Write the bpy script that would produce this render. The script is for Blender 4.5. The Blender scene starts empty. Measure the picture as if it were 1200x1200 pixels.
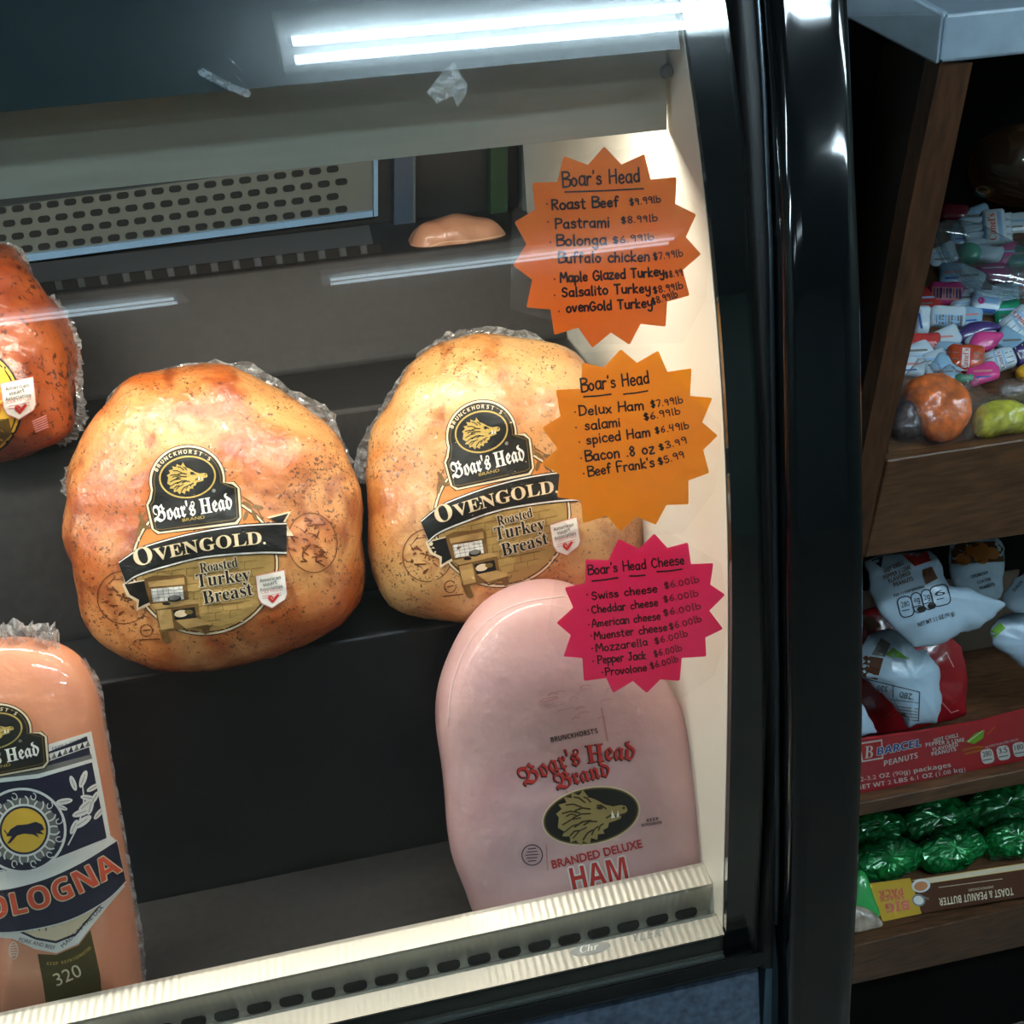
import bpy, bmesh, math, random
from mathutils import Vector, Matrix, noise
from mathutils.geometry import tessellate_polygon
from mathutils.bvhtree import BVHTree

random.seed(7)
SC = bpy.context.scene
COL = SC.collection

# ------------------------------------------------------------------ camera
def rad(a): return math.radians(a)
CY, CP, CR, FPX = rad(9.4), rad(28), rad(4.5), 1200.0
CAM = Vector((0, 0, 1.4))
FW = Vector((math.sin(CY)*math.cos(CP), math.cos(CY)*math.cos(CP), -math.sin(CP)))
R0 = Vector((math.cos(CY), -math.sin(CY), 0)); U0 = R0.cross(FW)
UP = U0*math.cos(CR)+R0*math.sin(CR); RT = R0*math.cos(CR)-U0*math.sin(CR)
cd = bpy.data.cameras.new('camera'); cam = bpy.data.objects.new('camera', cd); COL.objects.link(cam)
cam.matrix_world = Matrix(((RT.x, UP.x, -FW.x, CAM.x), (RT.y, UP.y, -FW.y, CAM.y), (RT.z, UP.z, -FW.z, CAM.z), (0, 0, 0, 1)))
cd.sensor_width = 36; cd.lens = 36*FPX/1200; cd.clip_start = 0.02
SC.camera = cam

# ------------------------------------------------------------------ world, exposure, lights
w = bpy.data.worlds.new('world'); SC.world = w; w.use_nodes = True
w.node_tree.nodes['Background'].inputs[0].default_value = (0.55, 0.7, 0.85, 1)
w.node_tree.nodes['Background'].inputs[1].default_value = 0.15
SC.view_settings.view_transform = 'Standard'; SC.view_settings.look = 'None'
SC.view_settings.gamma = 1; SC.view_settings.use_curve_mapping = False
SC.view_settings.exposure = 0.6
TUBE_L, TUBE_R = (0.68, 0.88, 1.0), 36.0          # ceiling tubes: colour, strength
FAR_R = 3.2
CASE_W = 3.0                                      # case strip lamp, watts
def area_light(name, loc, direction, sx, sy, power, color):
    l = bpy.data.lights.new(name, 'AREA'); l.shape = 'RECTANGLE'; l.size = sx; l.size_y = sy
    l.energy = power; l.color = color
    o = bpy.data.objects.new(name, l); COL.objects.link(o); o.location = loc
    z = -Vector(direction).normalized(); x = Vector((1, 0, 0)); y = z.cross(x).normalized(); x = y.cross(z)
    o.matrix_world = Matrix(((x.x, y.x, z.x, loc[0]), (x.y, y.y, z.y, loc[1]), (x.z, y.z, z.z, loc[2]), (0, 0, 0, 1)))
    return o
area_light('case_lamp', (-0.40, 0.658, 1.322), (0, 0.05, -1), 1.2, 0.02, CASE_W, (1.0, 0.93, 0.80))

# ------------------------------------------------------------------ helpers
def ray(px, py): return RT*((px-600)/FPX)+UP*((600-py)/FPX)+FW
def onY(px, py, Y): d = ray(px, py); return CAM+d*((Y-CAM.y)/d.y)
def onZ(px, py, Z): d = ray(px, py); return CAM+d*((Z-CAM.z)/d.z)
def onX(px, py, X): d = ray(px, py); return CAM+d*((X-CAM.x)/d.x)
def onP(px, py, p, n):
    d = ray(px, py); return CAM+d*((p-CAM).dot(n)/d.dot(n))

def srgb(r, g, b):
    f = lambda c: (c/255/12.92) if c <= 10 else ((c/255+0.055)/1.055)**2.4
    return (f(r), f(g), f(b), 1)

MATS = {}
def mat(name, color=(0.5, 0.5, 0.5, 1), rough=0.5, metal=0.0, coat=0.0, spec=0.5, emit=None, estr=0.0, noise_amt=0.0, noise_scale=40, bump=0.0, bump_scale=200, stretch=None, trans=0.0):
    if name in MATS: return MATS[name]
    m = bpy.data.materials.new(name); m.use_nodes = True; MATS[name] = m
    nt = m.node_tree; b = nt.nodes['Principled BSDF']
    if len(color) == 3: color = (*color, 1)
    b.inputs['Base Color'].default_value = color; b.inputs['Roughness'].default_value = rough
    b.inputs['Metallic'].default_value = metal; b.inputs['Coat Weight'].default_value = coat
    b.inputs['Coat Roughness'].default_value = 0.12
    b.inputs['Specular IOR Level'].default_value = spec
    if trans: b.inputs['Transmission Weight'].default_value = trans
    if emit: b.inputs['Emission Color'].default_value = emit; b.inputs['Emission Strength'].default_value = estr
    if noise_amt or bump:
        tc = nt.nodes.new('ShaderNodeTexCoord'); mp = nt.nodes.new('ShaderNodeMapping')
        nt.links.new(tc.outputs['Object'], mp.inputs['Vector'])
        if stretch: mp.inputs['Scale'].default_value = stretch
    if noise_amt:
        n = nt.nodes.new('ShaderNodeTexNoise'); n.inputs['Scale'].default_value = noise_scale; n.inputs['Detail'].default_value = 6
        nt.links.new(mp.outputs[0], n.inputs['Vector'])
        r = nt.nodes.new('ShaderNodeMapRange'); r.inputs[1].default_value = 0.3; r.inputs[2].default_value = 0.7
        r.inputs[3].default_value = 1-noise_amt; r.inputs[4].default_value = 1+noise_amt
        nt.links.new(n.outputs['Fac'], r.inputs[0])
        mx = nt.nodes.new('ShaderNodeMix'); mx.data_type = 'RGBA'; mx.blend_type = 'MULTIPLY'; mx.inputs[0].default_value = 1
        mx.inputs[6].default_value = color; nt.links.new(r.outputs[0], mx.inputs[7]); nt.links.new(mx.outputs[2], b.inputs['Base Color'])
    if bump:
        n2 = nt.nodes.new('ShaderNodeTexNoise'); n2.inputs['Scale'].default_value = bump_scale; n2.inputs['Detail'].default_value = 4
        nt.links.new(mp.outputs[0], n2.inputs['Vector'])
        bp = nt.nodes.new('ShaderNodeBump'); bp.inputs['Strength'].default_value = bump; bp.inputs['Distance'].default_value = 0.002
        nt.links.new(n2.outputs['Fac'], bp.inputs['Height']); nt.links.new(bp.outputs[0], b.inputs['Normal'])
    return m

def thing(name, label, cat, loc=(0, 0, 0), group=None):
    o = bpy.data.objects.new(name, None); COL.objects.link(o); o.location = loc; o.empty_display_size = 0.02
    o['label'] = label; o['category'] = cat
    if group: o['group'] = group
    return o
def rootloc(o):
    v = Vector((0, 0, 0))
    while o: v += o.location; o = o.parent
    return v
def link(name, bm, mats, parent=None, smooth=False, label=None, base=None):
    """one mesh object; the bmesh is in world coordinates"""
    off = rootloc(parent) if parent else Vector(base or (0, 0, 0))
    bmesh.ops.translate(bm, vec=-off, verts=bm.verts)
    me = bpy.data.meshes.new(name); bm.to_mesh(me); bm.free()
    if not isinstance(mats, (list, tuple)): mats = [mats]
    for m in mats: me.materials.append(m)
    if smooth:
        for p in me.polygons: p.use_smooth = True
    o = bpy.data.objects.new(name, me); COL.objects.link(o)
    if parent: o.parent = parent
    else: o.location = off
    if label: o['label'] = label
    return o
def tag(o, label, cat, group=None):
    o['label'] = label; o['category'] = cat
    if group: o['group'] = group
    return o
def struct(name, bm, m):
    o = link(name, bm, m); o['kind'] = 'structure'; return o
def box(bm, lo, hi, mi=0):
    vs = [bm.verts.new((x, y, z)) for x in (lo[0], hi[0]) for y in (lo[1], hi[1]) for z in (lo[2], hi[2])]
    for f in ((0, 1, 3, 2), (4, 6, 7, 5), (0, 4, 5, 1), (2, 3, 7, 6), (0, 2, 6, 4), (1, 5, 7, 3)):
        bm.faces.new([vs[i] for i in f]).material_index = mi
    return vs
def prism(bm, pts, vec, mi=0):
    """closed prism from a 3-D polygon pushed along vec"""
    a = [bm.verts.new(p) for p in pts]; b = [bm.verts.new(Vector(p)+Vector(vec)) for p in pts]
    n = len(pts)
    tris = tessellate_polygon([[Vector(p) for p in pts]])
    for t in tris:
        bm.faces.new([a[i] for i in t]).material_index = mi
        bm.faces.new([b[i] for i in reversed(t)]).material_index = mi
    for i in range(n):
        bm.faces.new([a[i], a[(i+1) % n], b[(i+1) % n], b[i]]).material_index = mi
    bmesh.ops.recalc_face_normals(bm, faces=bm.faces)
def newbm(): return bmesh.new()
def extrude_profile(bm, prof, x0, x1, nseg=1, closed=False):
    """profile of (Y, Z) run along X"""
    rows = []
    for k in range(nseg+1):
        x = x0+(x1-x0)*k/nseg
        rows.append([bm.verts.new((x, y, z)) for y, z in prof])
    m = len(prof)
    for k in range(nseg):
        for i in range(m if closed else m-1):
            j = (i+1) % m
            bm.faces.new([rows[k][i], rows[k][j], rows[k+1][j], rows[k+1][i]])
    if closed:
        bm.faces.new(rows[0]); bm.faces.new(rows[-1])
    bmesh.ops.recalc_face_normals(bm, faces=bm.faces)
def bevel(bm, w, seg=2):
    bmesh.ops.bevel(bm, geom=bm.edges[:], offset=w, segments=seg, affect='EDGES', profile=0.5)
def tube(bm, pts, r, n=8, mi=0, closed=False):
    pts = [Vector(p) for p in pts]; rings = []
    for i, p in enumerate(pts):
        a = pts[i-1] if (i or closed) else p; b = pts[(i+1) % len(pts)] if (i < len(pts)-1 or closed) else p
        t = (b-a).normalized(); u = t.cross(Vector((0, 0, 1)))
        if u.length < 1e-3: u = t.cross(Vector((1, 0, 0)))
        u.normalize(); v = t.cross(u)
        rr = r[i] if isinstance(r, (list, tuple)) else r
        rings.append([bm.verts.new(p+u*rr*math.cos(2*math.pi*k/n)+v*rr*math.sin(2*math.pi*k/n)) for k in range(n)])
    m = len(rings)
    for i in range(m if closed else m-1):
        A, B = rings[i], rings[(i+1) % m]
        for k in range(n):
            bm.faces.new([A[k], A[(k+1) % n], B[(k+1) % n], B[k]]).material_index = mi
    if not closed:
        bm.faces.new(rings[0][::-1]).material_index = mi; bm.faces.new(rings[-1]).material_index = mi

def catmull(pts, n=8, closed=True):
    out = []; L = len(pts)
    if L < 3 and not closed: return [tuple(p) for p in pts]
    rng = range(L) if closed else range(L-1)
    for i in rng:
        g = (lambda k: pts[k % L]) if closed else (lambda k: pts[max(0, min(L-1, k))])
        p0, p1, p2, p3 = g(i-1), g(i), g(i+1), g(i+2)
        for k in range(n):
            t = k/n
            out.append(tuple(0.5*((2*b)+(c-a)*t+(2*a-5*b+4*c-d)*t*t+(3*b-a-3*c+d)*t**3) for a, b, c, d in zip(p0, p1, p2, p3)))
    if not closed: out.append(tuple(pts[-1]))
    return out
def resample(pts, n):
    P = [Vector(p) for p in pts]; P.append(P[0])
    L = [0]
    for a, b in zip(P, P[1:]): L.append(L[-1]+(b-a).length)
    out = []; j = 0
    for k in range(n):
        s = L[-1]*k/n
        while L[j+1] < s: j += 1
        t = (s-L[j])/max(1e-9, L[j+1]-L[j]); out.append(P[j].lerp(P[j+1], t))
    return out

def body(outline, p0, nrm, Tf, Tb, ex=2.2, nring=16, nseg=96, lump=0.0, lump_f=30, fine=0.0, fine_f=120, center=None, smooth=True, seed=0):
    """a rounded solid whose rim is the outline seen in the photo, set on the plane (p0, nrm) and swollen to both sides"""
    nrm = Vector(nrm).normalized()
    o2 = resample(catmull(outline, 6) if smooth else outline, nseg)
    O = [onP(p[0], p[1], p0, nrm) for p in o2]
    if center: C = onP(center[0], center[1], p0, nrm)
    else: C = sum(O, Vector())/len(O)
    bm = bmesh.new(); rings = {}
    def pt(r, h): return [C+(q-C)*r+nrm*h for q in O]
    allr = []
    for s, T in ((1, Tf), (-1, Tb)):
        seq = []
        for k in range(nring):
            a = (k/nring)*math.pi/2
            r = math.cos(a)**(2/ex); h = math.sin(a)**(2/ex)
            seq.append((r, s*T*h))
        allr.append(seq)
    order = allr[1][:0:-1]+allr[0]
    rows = [[bm.verts.new(q) for q in pt(r, h)] for r, h in order]
    for A, B in zip(rows, rows[1:]):
        for i in range(nseg):
            bm.faces.new([A[i], A[(i+1) % nseg], B[(i+1) % nseg], B[i]])
    for row, s, T in ((rows[0], -1, Tb), (rows[-1], 1, Tf)):
        c = bm.verts.new(C+nrm*s*T)
        for i in range(nseg): bm.faces.new([row[i], row[(i+1) % nseg], c])
    bmesh.ops.recalc_face_normals(bm, faces=bm.faces)
    if lump or fine:
        bm.normal_update()
        sv = Vector((seed*3.1, seed*1.7, seed*2.3)); mv = []
        for v in bm.verts:
            d = lump*noise.noise(v.co*lump_f+sv)+fine*noise.noise(v.co*fine_f+sv)
            mv.append((v, v.normal*d))
        for v, d in mv: v.co += d
    return bm
def bvh_of(o):
    o_off = rootloc(o); me = o.data
    return BVHTree.FromPolygons([v.co+o_off for v in me.vertices], [tuple(p.vertices) for p in me.polygons])

# ---------------- flat art: lists of (2-D points in photo frame, faces, material, level)
def poly(pts, m, lvl=1):
    t = tessellate_polygon([[Vector((p[0], p[1], 0)) for p in pts]])
    return (list(pts), [tuple(x) for x in t], m, lvl)
def ell(cx, cy, rx, ry, ang=0, n=40, a0=0, a1=360):
    c, s = math.cos(rad(ang)), math.sin(rad(ang)); out = []
    full = abs(a1-a0) >= 360
    for k in range(n if full else n+1):
        a = rad(a0+(a1-a0)*k/n); x, y = rx*math.cos(a), ry*math.sin(a)
        out.append((cx+x*c-y*s, cy+x*s+y*c))
    return out
def rrect(cx, cy, w_, h_, r, ang=0):
    pts = []
    for sx, sy, a0 in ((1, 1, 0), (-1, 1, 90), (-1, -1, 180), (1, -1, 270)):
        for k in range(5):
            a = rad(a0+90*k/4); pts.append((sx*(w_/2-r)+r*math.cos(a), sy*(h_/2-r)+r*math.sin(a)))
    c, s = math.cos(rad(ang)), math.sin(rad(ang))
    return [(cx+x*c-y*s, cy+x*s+y*c) for x, y in pts]
def stroke(pts, wd, m, lvl=1, closed=False):
    """a marker line with round ends: one quad per step and a disc at each joint"""
    V = []; F = []; n = len(pts); r = wd/2
    for i in range(n if closed else n-1):
        a, b = pts[i], pts[(i+1) % n]; dx, dy = b[0]-a[0], b[1]-a[1]; L = math.hypot(dx, dy)
        if L < 1e-6: continue
        nx, ny = -dy/L*r, dx/L*r; k = len(V)
        V += [(a[0]+nx, a[1]+ny), (b[0]+nx, b[1]+ny), (b[0]-nx, b[1]-ny), (a[0]-nx, a[1]-ny)]; F.append((k, k+1, k+2, k+3))
    if wd > 0.9:
        for p in pts:
            k = len(V); V += [(p[0]+r*math.cos(j*math.pi/3), p[1]+r*math.sin(j*math.pi/3)) for j in range(6)]; F.append(tuple(range(k, k+6)))
    return (V, F, m, lvl)
def xf(items, A):
    a, b, c, d, e, f = A
    return [([(a*x+b*y+c, d*x+e*y+f) for x, y in V], F, m, l) for V, F, m, l in items]

FONTMAP = {'fraktur': (0x1D56C, 0x1D586), 'serif': (0x1D400, 0x1D41A), 'bold': (0x1D5D4, 0x1D5EE), 'bolditalic': (0x1D63C, 0x1D656), 'serifitalic': (0x1D468, 0x1D482)}
_tc = {}
def glyphs(s, font, offset=0.0):
    key = (s, font, offset)
    if key in _tc: return _tc[key]
    t = s
    if font in FONTMAP:
        U, Lw = FONTMAP[font]; t = ''
        for i, ch in enumerate(s):
            if 'A' <= ch <= 'Z':
                t += chr((0x1D400 if (font == 'fraktur' and ch == 'H') else U)+ord(ch)-65)
            elif 'a' <= ch <= 'z': t += chr(Lw+ord(ch)-97)
            else: t += ch
    cu = bpy.data.curves.new('t', 'FONT'); cu.body = t; cu.size = 1; cu.offset = offset; cu.resolution_u = 3
    o = bpy.data.objects.new('t', cu); COL.objects.link(o)
    ev = o.evaluated_get(bpy.context.evaluated_depsgraph_get()); me = ev.to_mesh()
    V = [(v.co.x, v.co.y) for v in me.vertices]; F = [tuple(p.vertices) for p in me.polygons]
    ev.to_mesh_clear(); bpy.data.objects.remove(o); bpy.data.curves.remove(cu)
    _tc[key] = (V, F); return V, F
def text(s, x0, y0, x1, y1, h, m, lvl=2, font=None, outline=None, owid=0.03, sag=0.0, slant=0.0, olvl=None, shift=(0, 0)):
    """lettering whose baseline runs from (x0,y0) to (x1,y1) with capitals h high; sag bows the baseline up"""
    out = []
    V0, F0 = glyphs(s, font)
    xs = [p[0] for p in V0]; lo, hi = min(xs), max(xs)
    cap = max(p[1] for p in V0)
    L = math.hypot(x1-x0, y1-y0); ux, uy = (x1-x0)/L, (y1-y0)/L
    def place(V, dx, dy):
        R = []
        for gx, gy in V:
            t = (gx-lo)/(hi-lo); v = gy/cap*h; s_ = t*L+slant*v
            bow = sag*4*t*(1-t); sl = sag*4*(1-2*t)/L
            nx, ny = uy, -ux
            bx, by = x0+ux*s_+nx*bow, y0+uy*s_+ny*bow
            tx, ty = ux+nx*sl, uy+ny*sl; q = math.hypot(tx, ty); tx, ty = tx/q, ty/q
            R.append((bx+ty*v+dx, by-tx*v+dy))
        return R
    if outline:
        for dx, dy in ((owid, 0), (-owid, 0), (0, owid), (0, -owid), (owid*.7, owid*.7), (-owid*.7, owid*.7), (owid*.7, -owid*.7), (-owid*.7, -owid*.7)):
            out.append((place(V0, dx+shift[0], dy+shift[1]), F0, outline, olvl or lvl-0.6))
    out.append((place(V0, 0, 0), F0, m, lvl))
    return out

def decal(name, parent, tree, items, step=9.0, off=0.00035, label=None, behind=False, thick=0.0, base=None):
    """lays flat art onto a real surface as a mesh that follows it"""
    mats = []; bm = bmesh.new()
    for V, F, m, lvl in items:
        if m not in mats: mats.append(m)
        mi = mats.index(m); t = bmesh.new(); vs = [t.verts.new((x, y, 0)) for x, y in V]
        for f in F:
            try: t.faces.new([vs[i] for i in f])
            except ValueError: pass
        for _ in range(6):
            lg = [e for e in t.edges if e.calc_length() > step]
            if not lg: break
            bmesh.ops.subdivide_edges(t, edges=lg, cuts=1)
            bmesh.ops.triangulate(t, faces=[f for f in t.faces if len(f.verts) > 3])
        mp = {}
        for v in t.verts:
            d = ray(v.co.x, v.co.y).normalized(); hit, nn, _, _ = tree.ray_cast(CAM, d)
            if hit is None:
                far = CAM+d*0.85
                hit, nn, _, _ = tree.find_nearest(far)
            cs = max(0.4, abs(nn.dot(d)))
            mp[v] = hit-d*(off*lvl/cs) if not behind else hit+d*(off*lvl)
        nv = {v: bm.verts.new(c) for v, c in mp.items()}
        for f in t.faces:
            q = [nv[v] for v in f.verts]
            c = sum((v.co for v in q), Vector())/len(q); n_ = (q[1].co-q[0].co).cross(q[2].co-q[0].co)
            if n_.dot(CAM-c) < 0: q.reverse()
            try: g = bm.faces.new(q); g.material_index = mi
            except ValueError: pass
        t.free()
    if thick:
        r = bmesh.ops.extrude_face_region(bm, geom=bm.faces[:])
        for v in r['geom']:
            if isinstance(v, bmesh.types.BMVert): v.co += (v.co-CAM).normalized()*thick
        bmesh.ops.recalc_face_normals(bm, faces=bm.faces)
    return link(name, bm, mats, parent, label=label, base=base)

# ------------------------------------------------------------------ materials
def ramp(nt, pairs):
    r = nt.nodes.new('ShaderNodeValToRGB'); e = r.color_ramp.elements
    while len(e) < len(pairs): e.new(0.5)
    for k, (p, c) in enumerate(pairs): e[k].position = p; e[k].color = c if len(c) == 4 else (*c, 1)
    return r
def thin_clear(name, tint=(1, 1, 1, 1), base=0.04, rough=0.0, haze=0.0, haze_col=(0.9, 0.9, 0.9, 1), wrinkle=0.0, wscale=60):
    """clear sheet: passes light straight through, mirrors by angle; optional haze of wrinkles"""
    m = bpy.data.materials.new(name); m.use_nodes = True; nt = m.node_tree; N = nt.nodes; L = nt.links
    N.clear(); out = N.new('ShaderNodeOutputMaterial')
    tr = N.new('ShaderNodeBsdfTransparent'); tr.inputs[0].default_value = tint
    gl = N.new('ShaderNodeBsdfGlossy'); gl.inputs['Roughness'].default_value = rough
    lw = N.new('ShaderNodeLayerWeight'); lw.inputs[0].default_value = 0.5
    p = N.new('ShaderNodeMath'); p.operation = 'POWER'; p.inputs[1].default_value = 5; L.new(lw.outputs['Facing'], p.inputs[0])
    a = N.new('ShaderNodeMath'); a.operation = 'MULTIPLY_ADD'; a.inputs[1].default_value = 1-base; a.inputs[2].default_value = base; L.new(p.outputs[0], a.inputs[0])
    mx = N.new('ShaderNodeMixShader'); L.new(a.outputs[0], mx.inputs[0]); L.new(tr.outputs[0], mx.inputs[1]); L.new(gl.outputs[0], mx.inputs[2])
    last = mx
    tc = N.new('ShaderNodeTexCoord')
    if haze:
        n = N.new('ShaderNodeTexNoise'); n.inputs['Scale'].default_value = wscale; n.inputs['Detail'].default_value = 8; n.inputs['Distortion'].default_value = 1.5
        L.new(tc.outputs['Object'], n.inputs['Vector'])
        r = N.new('ShaderNodeMapRange'); r.inputs[1].default_value = 0.42; r.inputs[2].default_value = 0.68; r.inputs[3].default_value = haze*0.35; r.inputs[4].default_value = haze
        L.new(n.outputs['Fac'], r.inputs[0])
        df = N.new('ShaderNodeBsdfPrincipled'); df.inputs['Base Color'].default_value = haze_col; df.inputs['Roughness'].default_value = 0.25
        tl = N.new('ShaderNodeBsdfTranslucent'); tl.inputs[0].default_value = haze_col
        m3 = N.new('ShaderNodeMixShader'); m3.inputs[0].default_value = 0.5; L.new(df.outputs[0], m3.inputs[1]); L.new(tl.outputs[0], m3.inputs[2])
        m2 = N.new('ShaderNodeMixShader'); L.new(r.outputs[0], m2.inputs[0]); L.new(last.outputs[0], m2.inputs[1]); L.new(m3.outputs[0], m2.inputs[2]); last = m2
    if wrinkle:
        n = N.new('ShaderNodeTexNoise'); n.inputs['Scale'].default_value = wscale; n.inputs['Detail'].default_value = 3; L.new(tc.outputs['Object'], n.inputs['Vector'])
        bp = N.new('ShaderNodeBump'); bp.inputs['Strength'].default_value = wrinkle; bp.inputs['Distance'].default_value = 0.004
        L.new(n.outputs['Fac'], bp.inputs['Height']); L.new(bp.outputs[0], gl.inputs['Normal'])
    L.new(last.outputs[0], out.inputs[0]); return m
def meat(name, base, patch, dark, speck, patch_scale=14, patch_lo=0.42, patch_hi=0.62, dark_lo=0.56, dark_hi=0.72, dark_scale=26, speck_size=0.0, speck_scale=260, coat=0.8, crinkle=0.35, crinkle_scale=70, sss=0.0, rough=0.45):
    m = bpy.data.materials.new(name); m.use_nodes = True; nt = m.node_tree; N = nt.nodes; L = nt.links; b = N['Principled BSDF']
    tc = N.new('ShaderNodeTexCoord')
    def nz(scale, det=6, dist=0.0, off=0.0):
        mp = N.new('ShaderNodeMapping'); mp.inputs['Location'].default_value = (off, off*1.3, off*0.7); L.new(tc.outputs['Object'], mp.inputs[0])
        n = N.new('ShaderNodeTexNoise'); n.inputs['Scale'].default_value = scale; n.inputs['Detail'].default_value = det; n.inputs['Distortion'].default_value = dist
        L.new(mp.outputs[0], n.inputs['Vector']); return n.outputs['Fac']
    def mix(fac, A, B):
        x = N.new('ShaderNodeMix'); x.data_type = 'RGBA'; L.new(fac, x.inputs[0])
        for s, v in ((6, A), (7, B)):
            if isinstance(v, tuple): x.inputs[s].default_value = v
            else: L.new(v, x.inputs[s])
        return x.outputs[2]
    def mr(v, lo, hi, a=0.0, bb=1.0):
        r = N.new('ShaderNodeMapRange'); r.inputs[1].default_value = lo; r.inputs[2].default_value = hi; r.inputs[3].default_value = a; r.inputs[4].default_value = bb
        L.new(v, r.inputs[0]); return r.outputs[0]
    c = mix(mr(nz(patch_scale, 7, 0.6), patch_lo, patch_hi), base, patch)
    c = mix(mr(nz(dark_scale, 8, 1.2, 3.3), dark_lo, dark_hi, 0, 0.8), c, dark)
    if speck_size:
        dens = nz(22, 4, 0.5, 7.7); fineN = nz(speck_scale, 3, 0.8, 5.1)
        md = N.new('ShaderNodeMath'); md.operation = 'MULTIPLY_ADD'; md.inputs[1].default_value = 0.35; L.new(dens, md.inputs[0]); L.new(fineN, md.inputs[2])
        c = mix(mr(md.outputs[0], 0.80-speck_size, 0.86-speck_size, 0, 0.85), c, speck)
    L.new(c, b.inputs['Base Color']); b.inputs['Roughness'].default_value = rough
    b.inputs['Coat Weight'].default_value = coat; b.inputs['Coat Roughness'].default_value = 0.045
    if sss:
        b.inputs['Subsurface Weight'].default_value = sss; b.inputs['Subsurface Radius'].default_value = (0.012, 0.005, 0.003); b.inputs['Subsurface Scale'].default_value = 0.5
    if crinkle:
        bp = N.new('ShaderNodeBump'); bp.inputs['Strength'].default_value = crinkle; bp.inputs['Distance'].default_value = 0.004
        L.new(nz(crinkle_scale, 5, 1.0, 1.1), bp.inputs['Height']); L.new(bp.outputs[0], b.inputs['Coat Normal'])
        b2 = N.new('ShaderNodeBump'); b2.inputs['Strength'].default_value = 0.3; b2.inputs['Distance'].default_value = 0.003
        L.new(nz(90, 6, 0, 2.2), b2.inputs['Height']); L.new(b2.outputs[0], b.inputs['Normal'])
    return m
M_glass = thin_clear('case_glass', (0.985, 0.995, 0.99, 1), 0.045)
_nt = M_glass.node_tree; _o = [n for n in _nt.nodes if n.type == 'OUTPUT_MATERIAL'][0]; _l = _o.inputs[0].links[0].from_socket
_g = _nt.nodes.new('ShaderNodeBsdfGlossy'); _g.inputs['Roughness'].default_value = 0.11                 # finger grease and cleaning smears
_co = _nt.nodes.new('ShaderNodeTexCoord'); _n = _nt.nodes.new('ShaderNodeTexNoise'); _n.inputs['Scale'].default_value = 9; _n.inputs['Detail'].default_value = 5
_r = _nt.nodes.new('ShaderNodeMapRange'); _r.inputs[1].default_value = 0.35; _r.inputs[2].default_value = 0.7; _r.inputs[3].default_value = 0.003; _r.inputs[4].default_value = 0.014
_m = _nt.nodes.new('ShaderNodeMixShader'); _nt.links.new(_co.outputs['Object'], _n.inputs['Vector']); _nt.links.new(_n.outputs['Fac'], _r.inputs[0]); _nt.links.new(_r.outputs[0], _m.inputs[0])
_nt.links.new(_l, _m.inputs[1]); _nt.links.new(_g.outputs[0], _m.inputs[2]); _nt.links.new(_m.outputs[0], _o.inputs[0])
M_film = thin_clear('crinkled_film', (1, 1, 1, 1), 0.16, 0.12, 0.62, (0.9, 0.92, 0.93, 1), 0.9, 90)
M_bag = thin_clear('clear_bag', (1, 1, 1, 1), 0.09, 0.06, 0.11, (0.8, 0.85, 0.9, 1), 0.8, 70)
M_tape = thin_clear('clear_tape', (1, 1, 1, 1), 0.05, 0.12, 0.05, (0.9, 0.9, 0.88, 1), 0.1, 50)
M_jar = thin_clear('clear_plastic', (0.9, 0.95, 0.97, 1), 0.10, 0.04, 0.12, (0.7, 0.8, 0.88, 1), 0.2, 30)
M_amber = thin_clear('amber_plastic', (0.75, 0.5, 0.3, 1), 0.08, 0.05, 0.5, (0.45, 0.22, 0.09, 1), 0.1, 20)
M_turkey = meat('turkey_skin', srgb(216, 154, 92), srgb(186, 96, 38), srgb(138, 58, 18), srgb(70, 38, 20), speck_size=0.025, speck_scale=420, crinkle=1.0, crinkle_scale=75, patch_lo=0.38, patch_hi=0.58, dark_lo=0.49, dark_hi=0.68)
M_turkey2 = meat('turkey_skin_pale', srgb(214, 164, 104), srgb(196, 122, 56), srgb(156, 80, 28), srgb(70, 40, 20), speck_size=0.02, speck_scale=420, crinkle=1.0, crinkle_scale=75, dark_lo=0.53)
M_spicy = meat('chili_turkey_skin', srgb(172, 84, 32), srgb(138, 54, 18), srgb(92, 32, 10), srgb(60, 14, 6), speck_size=0.04, crinkle=0.6, crinkle_scale=60)
M_ham = meat('ham_meat', srgb(222, 178, 174), srgb(212, 168, 168), srgb(204, 154, 154), srgb(200, 140, 140), dark_scale=8, coat=0.5, crinkle=0.10, crinkle_scale=30, rough=0.5)
M_bol = meat('bologna_casing', srgb(222, 148, 112), srgb(218, 140, 104), srgb(210, 130, 98), srgb(190, 110, 80), dark_scale=8, coat=1.0, crinkle=0.12, crinkle_scale=25, rough=0.4)
M_roast = meat('sliced_roast_face', srgb(205, 150, 120), srgb(196, 140, 112), srgb(176, 116, 90), srgb(160, 100, 80), coat=0.6, crinkle=0.2)
def ink(name, r, g, b, rough=0.45): return mat('ink_'+name, srgb(r, g, b), max(rough, 0.5), coat=0.08, spec=0.3)
I_black = ink('black', 26, 25, 24); I_white = ink('white', 232, 228, 220); I_cream = ink('cream', 226, 205, 170); I_gold = ink('gold', 186, 158, 84)
I_dkgold = ink('dark_gold', 112, 92, 44); I_tan = ink('tan_brick', 170, 138, 80); I_mortar = ink('mortar', 118, 92, 50); I_grey = ink('grey', 120, 118, 112)
I_red = ink('red', 196, 52, 48); I_pinkline = ink('pale_red', 214, 140, 136); I_wood = ink('stove_tan', 184, 148, 92); I_dkwood = ink('stove_brown', 118, 86, 46)
I_stamp = ink('stamp_brown', 110, 58, 28); I_navy = ink('navy', 38, 38, 58); I_bred = ink('bologna_red', 214, 84, 56); I_yel = ink('yellow', 222, 176, 62)
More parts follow.
